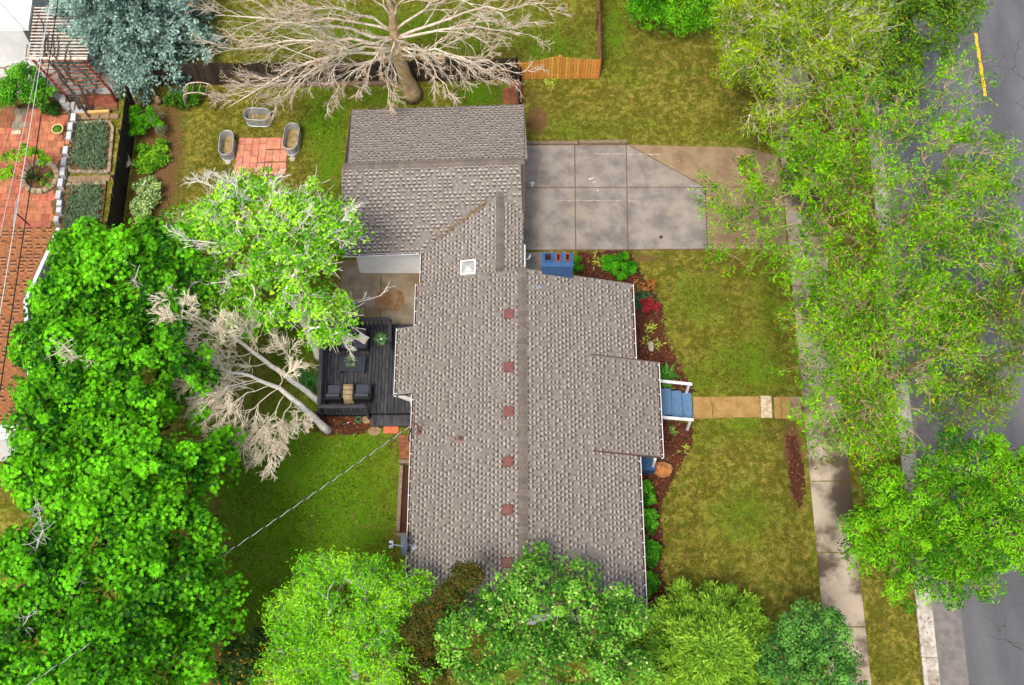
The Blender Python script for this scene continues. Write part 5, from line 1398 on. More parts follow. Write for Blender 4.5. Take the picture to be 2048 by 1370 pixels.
# ================================================================== TREES AND PLANTS
M_LEAF = mat("tree_leaf", (1, 1, 1), None, rough=.55, attr=True, transl=.25, spec=.12)
M_NEEDLE = mat("needle", (1, 1, 1), None, rough=.6, attr=True, transl=.12, spec=.25)
BARK = {
 'white': mat("white_bark", S(248, 244, 236), S(222, 216, 206), rough=.85, scale=7, bump=.3, bscale=30, col3=S(236, 232, 224), scale3=2),
 'silver': mat("silver_bark", S(192, 190, 184), S(150, 150, 148), rough=.8, scale=9, bump=.3, bscale=30),
 'tan': mat("tan_bark", S(166, 144, 112), S(122, 102, 78), rough=.9, scale=7, bump=.4, bscale=30),
 'pinkgrey': mat("pink_grey_bark", S(228, 218, 202), S(188, 174, 154), rough=.9, scale=5, bump=.4, bscale=25),
 'trunkgrey': mat("lichen_bark", S(190, 168, 132), S(150, 128, 96), rough=.95, scale=4, bump=.8, bscale=14, col3=S(168, 140, 66), scale3=1.2),
 'straw': mat("straw_twig", S(222, 206, 160), S(188, 166, 118), rough=.9, scale=5),
 'brown': mat("brown_bark", S(96, 76, 58), S(66, 52, 40), rough=.95, scale=8, bump=.5, bscale=25),
 'cream': mat("cream_twig", S(255, 248, 232), S(248, 232, 204), rough=.9, scale=5),
}
def twig_mesh(name, a, m, b, r0, r1, material, parent, sides=3):
    """many thin bent twigs as one mesh: start, middle, end arrays"""
    n = len(a); d = unitv(b - a); ref = np.where(np.abs(d[:, 2:3]) > .9, np.array([[1., 0, 0]]), np.array([[0, 0, 1.]]))
    u = unitv(np.cross(d, ref)); v = np.cross(d, u); rings = []
    r0 = np.broadcast_to(r0, (n,)); r1 = np.broadcast_to(r1, (n,))
    for p, r in ((a, r0), (m, (r0 + r1) / 2), (b, r1)):
        for s in range(sides):
            an = 2 * math.pi * s / sides; rings.append(p + (u * math.cos(an) + v * math.sin(an)) * r[:, None])
    org = np.array([a[:, 0].mean(), a[:, 1].mean(), a[:, 2].min()])
    V = np.stack(rings, 1) - org; f = []
    for i in range(2):
        for s in range(sides):
            t = (s + 1) % sides; f.append((i * sides + s, i * sides + t, (i + 1) * sides + t, (i + 1) * sides + s))
    f = np.array(f, np.int32); k = 3 * sides; Fc = (np.arange(n)[:, None, None] * k + f[None]).reshape(-1)
    me = bpy.data.meshes.new(name); me.vertices.add(n * k); me.vertices.foreach_set("co", V.astype(np.float32).ravel())
    me.loops.add(len(Fc)); me.loops.foreach_set("vertex_index", Fc.astype(np.int32)); me.polygons.add(len(Fc) // 4); me.polygons.foreach_set("loop_start", np.arange(0, len(Fc), 4, dtype=np.int32))
    me.materials.append(material); me.update(calc_edges=True)
    return link(bpy.data.objects.new(name, me), Vector(org), parent)

def in_lobe(n, lobe, shell=.45, zlo=-.55):
    px, py, z, rx, ry, rz = lobe; c = P(px, py, z); d = unitv(rng.normal(size=(n * 3, 3))); d = d[d[:, 2] > zlo][:n]
    r = (shell ** 3 + (1 - shell ** 3) * rng.random(len(d))) ** (1 / 3)
    bump_ = 1 + .24 * np.sin(d[:, 0] * 5 + px) * np.cos(d[:, 1] * 4 + py) + .12 * np.sin(d[:, 1] * 9 + d[:, 2] * 7 + px)
    return np.array(c)[None] + d * (r * bump_)[:, None] * np.array([rx, ry, rz])[None]

def tree(name, label, trunk, lobes, ncl, csize, bark, r0=.16, twigs=5, twig_len=.7, twig_r=.008, leaf=None, sub=0, twig_bark=None, group=None, shell=.45, rtip=.014, droop=0.0, zlo=-.55, cat="tree", bend=.10, limb_bark=None):
    tp = [P(*q) for q in trunk]; base = tp[0]
    t = empty(name, base, label, cat, group)
    vol = np.array([l[3] * l[4] * l[5] ** .5 for l in lobes]); ks = np.maximum(4, (ncl * vol / vol.sum()).astype(int))
    C_ = np.concatenate([in_lobe(k, l, shell, zlo) for k, l in zip(ks, lobes)])
    # trunk nodes
    pos = []; par = []; plen = []
    for i in range(len(tp) - 1):
        for k in range(5):
            pos.append(np.array(tp[i].lerp(tp[i + 1], k / 5))); par.append(len(pos) - 2)
    pos.append(np.array(tp[-1])); par.append(len(pos) - 2)
    nt_ = len(pos); plen = [0.0]
    for i in range(1, nt_): plen.append(plen[-1] + float(np.linalg.norm(pos[i] - pos[i - 1])))
    lowest = int(nt_ * .45)
    order = np.argsort(np.linalg.norm(C_ - pos[nt_ - 1], axis=1)); cnt = [0.0] * nt_; chains = []
    for ci in order:
        c = C_[ci]; A_ = np.array(pos); pl_ = np.array(plen)
        dd = A_ - c; dist = np.linalg.norm(dd, axis=1); cost = dist + .28 * pl_ + np.maximum(0, A_[:, 2] - c[2]) * .5; cost[:lowest] += 50
        j = int(np.argmin(cost)); s = pos[j]; L = dist[j]; chain = [j]
        k = max(2, min(5, int(L / .45) + 1)); side = rng.normal(size=3) * L * bend
        for q in range(1, k + 1):
            f = q / k; p = s + (c - s) * f + (np.array([0, 0, L * bend * 1.2]) + side) * math.sin(math.pi * f) + rng.normal(size=3) * .03 * (q < k)
            pos.append(p); par.append(chain[-1]); plen.append(plen[j] + L * f); cnt.append(0.0); chain.append(len(pos) - 1)
        cnt[chain[-1]] += 1; chains.append(chain)
    for i in range(len(pos) - 1, 0, -1): cnt[par[i]] += cnt[i]
    rad = np.minimum(rtip * np.maximum(np.array(cnt), 1) ** .47, r0)
    mb = MB()
    tr_r = [max(r0 * (1 - .55 * i / (nt_ - 1)), rad[i]) for i in range(nt_)]; tr_r[0] = r0 * 1.35; tr_r[1] = r0 * 1.12
    mb.tube([tuple(pos[i]) for i in range(nt_)], tr_r, 10)
    mb.build("trunk", BARK[bark], t, smooth=True, org=base)
    mb = MB()
    for ch in chains:
        rr = [rad[q] for q in ch]; rr[0] = min(rr[0], rr[1] * 1.3); mb.tube([tuple(pos[q]) for q in ch], rr, 6 if rr[1] > .03 else 4, cap=False)
    tag(mb.build("limbs", BARK[limb_bark or twig_bark or bark], t, smooth=True), kind="stuff")
    ctr = C_.mean(0)
    tw_a = tw_b = None
    if twigs:
        n = len(C_) * twigs; a = np.repeat(C_, twigs, 0); out = unitv(a - ctr); d = unitv(rng.normal(size=(n, 3)) * .75 + out * .8 + np.array([0, 0, .35 - droop]))
        L = twig_len * rng.uniform(.5, 1.25, n)[:, None]; a = a - d * .06; b = a + d * L; b[:, 2] -= droop * L[:, 0] * .5; m = (a + b) / 2 + rng.normal(size=(n, 3)) * L * .09
        tw_a, tw_m, tw_b = a, m, b
        if sub:
            for lv, kk, sc in ((0, sub, .55), (1, 2, .5)) if sub > 2 else ((0, sub, .55),):
                src = len(tw_a) if lv == 0 else n * sub
                A0, B0 = (tw_a[:n], tw_b[:n]) if lv == 0 else (tw_a[n:n + src], tw_b[n:n + src])
                f = rng.uniform(.25, .95, (len(A0) * kk, 1)); s_ = np.repeat(A0, kk, 0) * (1 - f) + np.repeat(B0, kk, 0) * f
                dd = unitv(unitv(np.repeat(B0 - A0, kk, 0)) + rng.normal(size=(len(s_), 3)) * .55); l_ = twig_len * sc * rng.uniform(.4, 1.1, len(s_))[:, None] * (1 if lv == 0 else .7)
                e_ = s_ + dd * l_; e_[:, 2] -= droop * .3 * l_[:, 0]
                tw_a = np.concatenate([tw_a, s_]); tw_b = np.concatenate([tw_b, e_]); tw_m = np.concatenate([tw_m, (s_ + e_) / 2 + rng.normal(size=s_.shape) * l_ * .1])
        rr = np.full(len(tw_a), twig_r); rr[n:] *= .72
        tag(twig_mesh("twigs", tw_a, tw_m, tw_b, rr, rr * .5, BARK[twig_bark or bark], t), kind="stuff")
    if leaf:
        k = leaf['n']; n = len(C_) * k
        if leaf.get('mode', 'dome') == 'dome':
            c = np.repeat(C_, k, 0); d = unitv(rng.normal(size=(n, 3)) + np.array([0, 0, .55])); d[:, 2] = np.where(d[:, 2] < -.25, -d[:, 2], d[:, 2])
            r = csize * (.45 + .55 * rng.random(n) ** .6) * np.repeat(rng.uniform(.55, 1.45, len(C_)), k)
            pos_ = c + d * r[:, None] * np.array([1.15, 1.15, .8]); nr = d * 1.1 + rng.normal(size=(n, 3)) * leaf.get('nz', .30) + np.array([0, 0, leaf.get('up', .8) * .8])
        else:
            i = rng.integers(0, len(tw_a), n); f = rng.uniform(*leaf.get('fr', (.25, 1.05)), (n, 1)); pos_ = tw_a[i] * (1 - f) + tw_b[i] * f + rng.normal(size=(n, 3)) * leaf.get('jit', .06)
            nr = rng.normal(size=(n, 3)) * .7 + np.array([0, 0, leaf.get('up', .8)])
        g = np.repeat(rng.random(len(C_)), k) if leaf.get('mode', 'dome') == 'dome' else (np.sin(pos_[:, 0] * 1.9) * np.cos(pos_[:, 1] * 2.3) * .3 + .5)
        col = tints(n, leaf['c1'], leaf['c2'], .16, g)
        if 'c3' in leaf: q = rng.random(n) < leaf.get('p3', .1); col[q] = np.array(leaf['c3']) * rng.uniform(.8, 1.2, (q.sum(), 1))
        o = scatter("crown", pos_, nr, rng.uniform(*leaf['size'], n), col, leaf['t'], M_LEAF, t)
    return t, C_

def dead_branch(parent, pts, r, seed=0, n=14, L=.7, bark='silver'):
    """a bare grey branch standing out of a leafy crown"""
    w = [P(*q) for q in pts]; fine = []
    for i in range(len(w) - 1):
        for k in range(4): fine.append(w[i].lerp(w[i + 1], k / 4) + Vector(rng.normal(size=3) * .03))
    fine.append(w[-1]); mb = MB(); mb.tube(fine, list(np.linspace(r, .012, len(fine))), 6)
    for q in range(n):
        f = rng.integers(1, len(fine)); s = fine[f]; d = Vector(rng.normal(size=3)).normalized() * L * rng.uniform(.4, 1); d.z = abs(d.z) * .5
        m_ = s + d * .5 + Vector(rng.normal(size=3) * .05); mb.tube([s, m_, s + d], [.014, .010, .005], 4)
        d2 = Vector(rng.normal(size=3)).normalized() * L * .4; mb.tube([m_, m_ + d2], [.009, .004], 4)
    mb.build("dead_branch", BARK[bark], parent)


def bare_limbs(parent, starts, targets, r, bark, twig_bark, bow=.10, kids=(9, 6, 5, 3), ratio=(.42, .5, .55, .6), spread=.75, lift=.15, twig_r=.010, seed=3):
    """straight-ish limbs that fork again and again: each limb a part, the finest twigs one part"""
    R = np.random.default_rng(seed); tw = []
    def path(a, b, n, bw, nz):
        L = np.linalg.norm(b - a); f = np.linspace(0, 1, n)[:, None]; bend_ = R.normal(size=3) * L * .05
        q = a + (b - a) * f + (np.array([0, 0, L * bw]) + bend_) * np.sin(math.pi * f) + R.normal(size=(n, 3)) * L * nz * ((f > 0) & (f < 1)); return q
    def child(pth, f, L):
        k = f * (len(pth) - 1); i = min(int(k), len(pth) - 2); p = pth[i] + (pth[i + 1] - pth[i]) * (k - i); d = pth[i + 1] - pth[i]; d = d / np.linalg.norm(d)
        s = np.cross(d, R.normal(size=3)); s /= np.linalg.norm(s); d2 = d + s * spread * R.uniform(.5, 1.2) + np.array([0, 0, lift]); d2 /= np.linalg.norm(d2); return p, p + d2 * L
    for a, b in zip(starts, targets):
        a = np.array(a); b = np.array(b); L0 = np.linalg.norm(b - a); mb = MB(); p0 = path(a, b, 9, bow, .012); r_ = r * (L0 / 6) ** .6
        mb.tube([tuple(q) for q in p0], list(np.linspace(r_, .012, 9)), 7)
        k0 = max(3, int(kids[0] * min(1.0, L0 / 2.8)))
        for i in range(k0):
            f = .22 + .78 * (i + R.random()) / k0; L1 = L0 * ratio[0] * (1.15 - .75 * f) * R.uniform(.6, 1.15); s, e = child(p0, f, L1); p1 = path(s, e, 6, .06, .02); r1 = max(.012, r_ * (1 - f) * .6)
            mb.tube([tuple(q) for q in p1], list(np.linspace(r1, .009, 6)), 5, cap=False)
            for j in range(kids[1]):
                f1 = .2 + .8 * (j + R.random()) / kids[1]; L2 = max(.28, L1 * ratio[1] * (1.2 - .7 * f1) * R.uniform(.6, 1.2)); s, e = child(p1, f1, L2); p2 = path(s, e, 4, .04, .03)
                mb.tube([tuple(q) for q in p2], list(np.linspace(.011, .006, 4)), 4, cap=False)
                for k in range(kids[2]):
                    f2 = .15 + .85 * (k + R.random()) / kids[2]; L3 = max(.16, L2 * ratio[2] * R.uniform(.6, 1.2)); s, e = child(p2, f2, L3); m_ = (s + e) / 2 + R.normal(size=3) * L3 * .06; tw.append((s, m_, e, twig_r))
                    for q in range(kids[3]):
                        g = R.uniform(.3, 1); s2 = s + (e - s) * g; d = (e - s) / L3 + R.normal(size=3) * .5; d /= np.linalg.norm(d); e2 = s2 + d * L3 * ratio[3] * R.uniform(.5, 1.1); tw.append((s2, (s2 + e2) / 2, e2, twig_r * .7))
        mb.build("limb", BARK[bark], parent, smooth=True)
    A = np.array([t[0] for t in tw]); M = np.array([t[1] for t in tw]); B = np.array([t[2] for t in tw]); rr = np.array([t[3] for t in tw])
    tag(twig_mesh("twigs", A, M, B, rr, rr * .55, BARK[twig_bark], parent), kind="stuff"); return A, B

def stem(name, label, trunk, r0, bark, group=None):
    tp = [P(*q) for q in trunk]; t = empty(name, tp[0], label, "tree", group); fine = []
    for i in range(len(tp) - 1):
        for k in range(4): fine.append(tp[i].lerp(tp[i + 1], k / 4) + Vector(rng.normal(size=3) * .02) * (i + k > 0))
    fine.append(tp[-1]); rr = [r0 * (1 - .8 * i / (len(fine) - 1)) for i in range(len(fine))]; rr[0] = r0 * 1.3; rr[1] = r0 * 1.08
    mb = MB(); mb.tube(fine, rr, 12); mb.build("trunk", BARK[bark], t, smooth=True, org=tp[0])
    return t, lambda f: fine[min(len(fine) - 1, int(f * (len(fine) - 1)))]
# ---------------- maples along the left
def shrink(lobes, k=.93): return [(a, b, c, d * k, e * k, f * k) for a, b, c, d, e, f in lobes]
def maple_leaf(n, dark=0): return dict(n=n, t='maple', size=(.12, .20), c1=S(14, 74 - dark, 6), c2=S(120 - dark, 214 - dark, 26), up=.65)
A_, _ = tree("maple_tree", "tall bright green maple above the brown roof, the topmost of the left maples", [(330, 760, 0), (320, 720, 2), (300, 640, 5)],
     shrink([(250, 555, 8.0, 3.0, 2.0, 1.7), (155, 610, 7.5, 1.8, 1.5, 1.5), (345, 570, 6.6, 1.4, 1.4, 1.4), (330, 480, 6.5, 1.0, .7, 1.0), (190, 500, 6.8, 1.5, .9, 1.2)]), 300, .42, 'brown', .2, twigs=3, leaf=maple_leaf(74), group="maples along the left")
dead_branch(A_, [(300, 600, 8.3), (268, 560, 9.4), (280, 530, 9.7)], .035, n=8); dead_branch(A_, [(262, 560, 8.6), (270, 532, 9.3)], .03, n=5)
B_, _ = tree("maple_tree", "broad bright green maple with a grey dead branch, hiding the brown roof edge", [(250, 980, 0), (245, 930, 2), (230, 850, 5)],
     shrink([(160, 705, 8.2, 2.1, 1.7, 1.6), (270, 720, 8.4, 2.3, 1.7, 1.7), (130, 800, 8.2, 1.6, 1.6, 1.5), (220, 830, 8.0, 2.0, 1.4, 1.4), (365, 690, 6.0, .9, 1.4, 1.2), (350, 800, 5.5, 1.2, 1.1, 1.1), (80, 700, 7.6, .9, 1.0, 1.1)]), 330, .42, 'brown', .2, twigs=3, leaf=maple_leaf(74), group="maples along the left")
dead_branch(B_, [(150, 730, 9.2), (140, 705, 9.9), (128, 690, 10.1)], .05, n=34, L=.7, bark='pinkgrey'); dead_branch(B_, [(80, 745, 8.8), (95, 705, 9.6), (108, 688, 9.8)], .035, n=8); dead_branch(B_, [(200, 740, 9.3), (185, 722, 9.7)], .03, n=12, bark='pinkgrey')
C1_, _ = tree("maple_tree", "large bright green maple with broad lobed leaves left of the back lawn", [(330, 1190, 0), (320, 1140, 2.2), (290, 1060, 5)],
     shrink([(230, 960, 8.6, 2.9, 1.7, 1.8), (105, 950, 8.4, 1.6, 1.4, 1.5), (65, 875, 7.6, .9, .8, 1.0), (350, 960, 7.2, 1.5, 1.3, 1.4), (325, 1060, 8.4, 1.8, 1.4, 1.5), (450, 905, 5.5, .7, .8, .9), (200, 1070, 9, 2, 1.4, 1.4)]), 330, .44, 'brown', .22, twigs=3, leaf=maple_leaf(74), group="maples along the left")
D_, _ = tree("maple_tree", "wide green maple with grey dead branches in the bottom left corner", [(230, 1440, 0), (225, 1400, 2.2), (200, 1330, 5)],
     shrink([(240, 1190, 8.8, 2.9, 1.6, 1.7), (70, 1150, 8.8, 1.9, 2.0, 1.7), (375, 1170, 7.4, 1.7, 1.5, 1.5), (370, 1290, 7.0, 1.6, 1.4, 1.4), (210, 1320, 8.8, 2.4, 1.6, 1.6), (60, 1320, 8.6, 2.0, 1.6, 1.6), (150, 1420, 8, 3, 1.2, 1.3)]), 370, .44, 'brown', .22, twigs=3, leaf=maple_leaf(74, 8), group="maples along the left")
dead_branch(D_, [(55, 1200, 9.2), (62, 1130, 9.9), (82, 1060, 10.5), (72, 1012, 10.7)], .055, n=42, L=.6); dead_branch(D_, [(0, 1285, 9.4), (40, 1260, 10), (60, 1225, 10.2)], .035, n=14); dead_branch(D_, [(140, 1150, 9.6), (165, 1165, 9.9)], .03, n=6)

# ---------------- poplar over the deck, and the dead birch leaning beside it
POP = dict(n=52, t='oval', size=(.11, .19), c1=S(72, 152, 12), c2=S(176, 240, 60), up=.8)
PT_, _ = tree("poplar_tree", "light green poplar with white limbs leaning over the deck", [(641, 714, 0), (622, 676, 1.6), (604, 632, 3.2), (560, 540, 5.4), (500, 440, 7.6)],
     [(500, 440, 8.3, 1.9, 1.6, 1.5), (600, 470, 7.6, 1.8, 1.8, 1.4), (400, 500, 7.2, 1.2, 1.9, 1.3), (680, 450, 7.0, .9, 1.0, 1.0), (560, 590, 6.0, 1.9, 1.2, 1.3), (650, 640, 4.6, 1.1, .9, .9), (430, 580, 6.0, 1.2, 1.0, 1.0), (380, 600, 6.0, .9, .9, .9), (480, 650, 5.0, 1.2, .7, .8)], 380, .42, 'white', .19, twigs=5, twig_len=.7, twig_r=.012, leaf=POP, rtip=.022)
TG = [((500, 440, 7.6), (395, 360, 9.8)), ((500, 440, 7.6), (430, 345, 9.8)), ((510, 450, 7.4), (470, 370, 10.0)), ((515, 460, 7.2), (545, 365, 9.6)), ((530, 490, 6.6), (360, 480, 8.8)), ((540, 510, 6.4), (620, 430, 9.0)), ((560, 540, 5.6), (700, 440, 8.4)), ((560, 540, 5.6), (410, 570, 7.8)), ((600, 625, 3.4), (700, 700, 3.2))]
bare_limbs(PT_, [P(*q[0]) for q in TG], [P(*q[1]) for q in TG], .06, 'white', 'white', kids=(7, 5, 3, 1), ratio=(.42, .5, .5, .6), seed=21)
TG = [((600, 640, 3.0), (765, 590, 2.9))]
bare_limbs(PT_, [P(*q[0]) for q in TG], [P(*q[1]) for q in TG], .02, 'white', 'white', kids=(4, 3, 2, 1), seed=22)
b1, f1_ = stem("bare_birch", "leafless pale birch, the longer of two leaning stems, its tip over the maples", [(646, 808, 0), (600, 772, 1.4), (523, 718, 3.8), (451, 660, 6.2), (340, 610, 8.8)], .14, 'white')
TG = [(.30, 560, 690, 4.2), (.45, 430, 740, 6.0), (.5, 480, 650, 6.8), (.58, 385, 720, 7.0), (.66, 365, 690, 7.6), (.72, 440, 640, 8.2), (.8, 350, 660, 8.4), (.88, 335, 635, 8.9), (.9, 380, 605, 9.2), (.97, 325, 600, 9.2)]
bare_limbs(b1, [f1_(q[0]) for q in TG], [P(*q[1:]) for q in TG], .028, 'cream', 'cream', kids=(11, 6, 4, 1), ratio=(.55, .55, .65, .6), seed=11, twig_r=.010, spread=.55, lift=.05)
b2, f2_ = stem("bare_birch", "leafless pale birch with the densest cream twigs, rooted in the deck bed", [(656, 861, 0), (612, 820, 1.6), (557, 776, 3.4), (500, 752, 5.0), (430, 738, 6.6)], .15, 'white')
TG = [(.3, 610, 850, 2.8), (.36, 560, 885, 3.6), (.42, 535, 925, 3.8), (.46, 500, 890, 4.4), (.52, 470, 880, 4.8), (.58, 440, 850, 5.4), (.64, 410, 830, 5.8), (.7, 395, 800, 6.2), (.78, 380, 775, 6.8), (.86, 375, 750, 7.2), (.98, 385, 720, 7.6), (.5, 590, 740, 4.6)]
bare_limbs(b2, [f2_(q[0]) for q in TG], [P(*q[1:]) for q in TG], .03, 'cream', 'cream', kids=(12, 6, 4, 1), ratio=(.55, .55, .65, .6), seed=12, twig_r=.010, spread=.55, lift=.05)

# ---------------- big bare tree behind the long fence
bt, bf_ = stem("bare_tree", "big tree in bud with pale bare limbs in front of the long dark fence", [(826, 192, 0), (806, 140, 1.7), (790, 80, 3.6), (782, 20, 5.4), (770, -60, 7.5)], .38, 'trunkgrey')
TG = [(.42, 500, 175, 4.0), (.45, 455, 215, 3.8), (.46, 560, 200, 3.8), (.48, 440, 95, 5.0), (.52, 430, 30, 6.0), (.58, 520, 60, 6.2), (.62, 600, 20, 7.0), (.7, 680, -30, 8.0), (.8, 760, -60, 9), (.72, 880, -40, 8.2), (.6, 960, 10, 7.2), (.55, 1105, 8, 6.0), (.5, 1060, 70, 5.2), (.45, 1000, 160, 4.3), (.42, 1045, 150, 4.0), (.5, 775, 205, 4.0), (.46, 900, 195, 4.0), (.5, 720, 185, 4.4), (.5, 640, 130, 5.2), (.55, 870, 110, 5.8), (.4, 660, 200, 3.6)]
A_, B_ = bare_limbs(bt, [bf_(q[0]) for q in TG], [P(*q[1:]) for q in TG], .072, 'pinkgrey', 'pinkgrey', kids=(10, 6, 4, 1), ratio=(.42, .48, .55, .6), spread=.65, lift=.05, twig_r=.008, seed=5)
q = rng.random(len(B_)) < .30; n = int(q.sum())
scatter("buds", B_[q], rng.normal(size=(n, 3)) + [0, 0, .6], rng.uniform(.06, .12, n), tints(n, S(150, 112, 56), S(190, 152, 84), .2), 'oval', M_LEAF, bt)

# ---------------- bottom row
tree("lime_tree", "lime-green young tree with fine grey twigs at the bottom, left of the roof", [(720, 1400, 0), (715, 1370, 1.5), (705, 1310, 3.4)],
     [(690, 1195, 5.6, 2.0, 1.3, 1.3), (615, 1260, 5.4, 1.3, 1.4, 1.2), (768, 1190, 5.0, 1.0, .8, 1.0), (700, 1320, 5.6, 2.2, 1.5, 1.3), (600, 1360, 5.2, 1.0, 1.0, 1.0), (800, 1240, 5, .8, 1.1, 1), (845, 1190, 4.6, .5, .5, .5)], 320, .36, 'silver', .14, twigs=5, twig_len=.6, twig_r=.007, sub=1,
     leaf=dict(n=96, t='long', size=(.12, .2), c1=S(78, 170, 12), c2=S(172, 238, 46), mode='twig', jit=.10, up=.9))
tree("green_tree", "mid-green leafy tree overlapping the bottom edge of the house roof", [(1095, 1440, 0), (1092, 1410, 1.6), (1085, 1330, 4)],
     [(1080, 1225, 6.2, 2.1, 1.5, 1.4), (960, 1270, 5.8, 1.6, 1.5, 1.3), (1210, 1270, 5.6, 1.3, 1.4, 1.2), (1100, 1340, 6.4, 2.6, 1.4, 1.4), (1075, 1120, 5.2, .6, .7, .7), (1150, 1150, 5.0, .6, .7, .7), (1260, 1360, 5, 1, 1, 1), (1268, 1255, 5.2, .8, .8, .8)], 330, .36, 'tan', .16, twigs=4, twig_len=.6, twig_r=.008,
     leaf=dict(n=70, t='oval', size=(.10, .17), c1=S(34, 96, 22), c2=S(132, 200, 64), up=.7, c3=S(190, 222, 120), p3=.05))
tree("small_street_tree", "small blue-green leafy tree at the bottom beside the sidewalk", [(1625, 1400, -.4), (1622, 1375, 1), (1618, 1340, 2.4)],
     [(1640, 1270, 4.2, 1.3, 1.0, 1.0), (1580, 1300, 4.0, 1.2, 1.1, 1.0), (1640, 1350, 4.2, 1.6, 1.0, 1.0)], 130, .36, 'tan', .1, twigs=3, twig_len=.5, leaf=dict(n=80, t='oval', size=(.09, .15), c1=S(34, 90, 34), c2=S(116, 178, 74), up=.7))
tree("parkstrip_tree", "glossy bright green street tree overhanging the road at lower right", [(1786, 1150, -.5), (1790, 1122, .9), (1800, 1085, 2.6)],
     [(1880, 1010, 5.8, 2.3, 1.7, 1.4), (1790, 1050, 5.2, 1.6, 1.5, 1.2), (1960, 920, 5.8, 1.6, 1.2, 1.2), (1990, 1060, 5.6, 1.7, 1.7, 1.3), (1850, 1120, 5, 1.8, 1.3, 1.1), (1740, 1100, 4.4, .8, .8, .8), (1820, 1170, 4.4, .9, .7, .7), (2050, 980, 5.6, 1.4, 1.8, 1.2), (1930, 1150, 4.8, 1.2, .9, .9)], 400, .38, 'tan', .16, twigs=3, twig_len=.55,
     leaf=dict(n=92, t='long', size=(.13, .22), c1=S(26, 96, 6), c2=S(132, 204, 26), up=.8, c3=S(150, 130, 40), p3=.03))
# ---------------- feathery street trees on the right
def feather(n, **k):
    d = dict(n=n, t='long', size=(.13, .24), c1=S(34, 96, 2), c2=S(146, 216, 14), mode='twig', jit=.10, up=.75, c3=S(192, 184, 34), p3=.05, fr=(.72, 1.08)); d.update(k); return d
ST = "feathery street trees along the right"
tree("street_tree", "largest feathery yellow-green street tree, spreading over driveway apron and road", [(1690, 640, -.5), (1700, 590, 1.8), (1730, 500, 4.6)],
     [(1790, 330, 8.0, 2.9, 2.0, 1.5), (1660, 400, 7.4, 2.2, 1.7, 1.3), (1900, 420, 7.4, 2.0, 1.8, 1.3), (1500, 390, 5.6, 1.5, 1.2, 1.0), (1480, 480, 5.2, 1.0, .8, .8), (1820, 480, 7.6, 2.4, 1.2, 1.2), (1980, 520, 6.8, 1.5, 1.8, 1.0), (1890, 180, 7.2, 1.3, .9, .9), (1720, 220, 7, 1.6, 1, 1), (1600, 330, 6.6, 1.6, 1.2, 1.0), (1700, 500, 6.8, 1.8, 1.2, 1.0), (1960, 330, 7, 1.2, 1.4, 1), (1560, 500, 5.4, 1.0, .8, .8)], 270, .4, 'tan', .24, twigs=5, twig_len=1.05, twig_r=.008, sub=1, twig_bark='straw', limb_bark='tan', leaf=feather(104), group=ST, rtip=.013, bend=.06)
tree("street_tree", "feathery yellow-green street tree directly above the front path end, over the sidewalk", [(1722, 905, -.5), (1724, 870, 1.6), (1735, 800, 4)],
     [(1740, 640, 7.4, 2.4, 1.6, 1.4), (1672, 705, 6.6, 1.4, 1.3, 1.2), (1840, 700, 6.6, 1.6, 1.5, 1.2), (1720, 800, 6.0, 1.8, 1.2, 1.1), (1694, 862, 5.0, 1.2, .7, .8), (1800, 590, 7.0, 1.5, .9, 1.0), (1640, 600, 6, .7, .9, .8), (1870, 620, 6.4, 1.3, 1.2, 1), (1760, 860, 5.2, 1.3, .8, .8)], 215, .4, 'tan', .2, twigs=5, twig_len=1.0, twig_r=.008, sub=1, twig_bark='straw', limb_bark='tan', leaf=feather(86), group=ST, rtip=.013, bend=.06)
tree("street_tree", "feathery yellowish street tree with tan twigs at the top right of the side lawn", [(1668, 258, -.5), (1655, 222, 1.2), (1620, 180, 2.8)],
     [(1550, 110, 6.4, 2.1, 1.6, 1.3), (1640, 60, 6.8, 1.9, 1.5, 1.2), (1490, 60, 6.0, 1.0, 1.3, 1.0), (1560, 230, 4.6, 1.4, .8, .8), (1720, 130, 6, 1, 1.2, .9), (1600, 0, 6.6, 1.8, 1.2, 1), (1640, 200, 5.4, 1.3, 1.0, .9), (1730, 30, 6.4, 1.2, 1.2, .9)], 320, .4, 'tan', .2, twigs=6, twig_len=.8, twig_r=.008, sub=1, twig_bark='cream', leaf=feather(86, c1=S(56, 104, 4), c2=S(178, 212, 22)), limb_bark='tan', group=ST, rtip=.013, bend=.06)
tree("street_tree", "darker green feathery street tree hanging over the road at the top right", [(1716, 190, -.5), (1735, 160, 1.4), (1775, 110, 3.6)],
     [(1850, 50, 6.6, 1.5, 1.3, 1.0), (1800, 110, 6.2, 1.0, .9, .9), (1900, 10, 6.4, 1.1, 1.0, .9), (1800, -10, 6.5, 1.4, 1, 1), (1780, 170, 5.4, .9, .8, .8)], 170, .36, 'brown', .15, twigs=5, twig_len=.7, twig_r=.008, sub=1, leaf=feather(84, c1=S(44, 92, 20), c2=S(122, 170, 40)), group=ST)
tree("street_tree", "sparse feathery street tree over the road at the right edge", [(1760, 780, -.5), (1800, 740, 1.6), (1900, 700, 4)],
     [(1990, 680, 5.6, 1.3, 1.6, .9), (1940, 790, 5.0, 1.4, 1.1, .8), (1900, 640, 5.4, 1.0, 1.2, .8), (2020, 590, 5.6, .9, 1.2, .8)], 190, .36, 'tan', .13, twigs=6, twig_len=.75, twig_r=.008, sub=1, twig_bark='tan', leaf=feather(44, c1=S(52, 100, 10), c2=S(140, 186, 36)), group=ST)
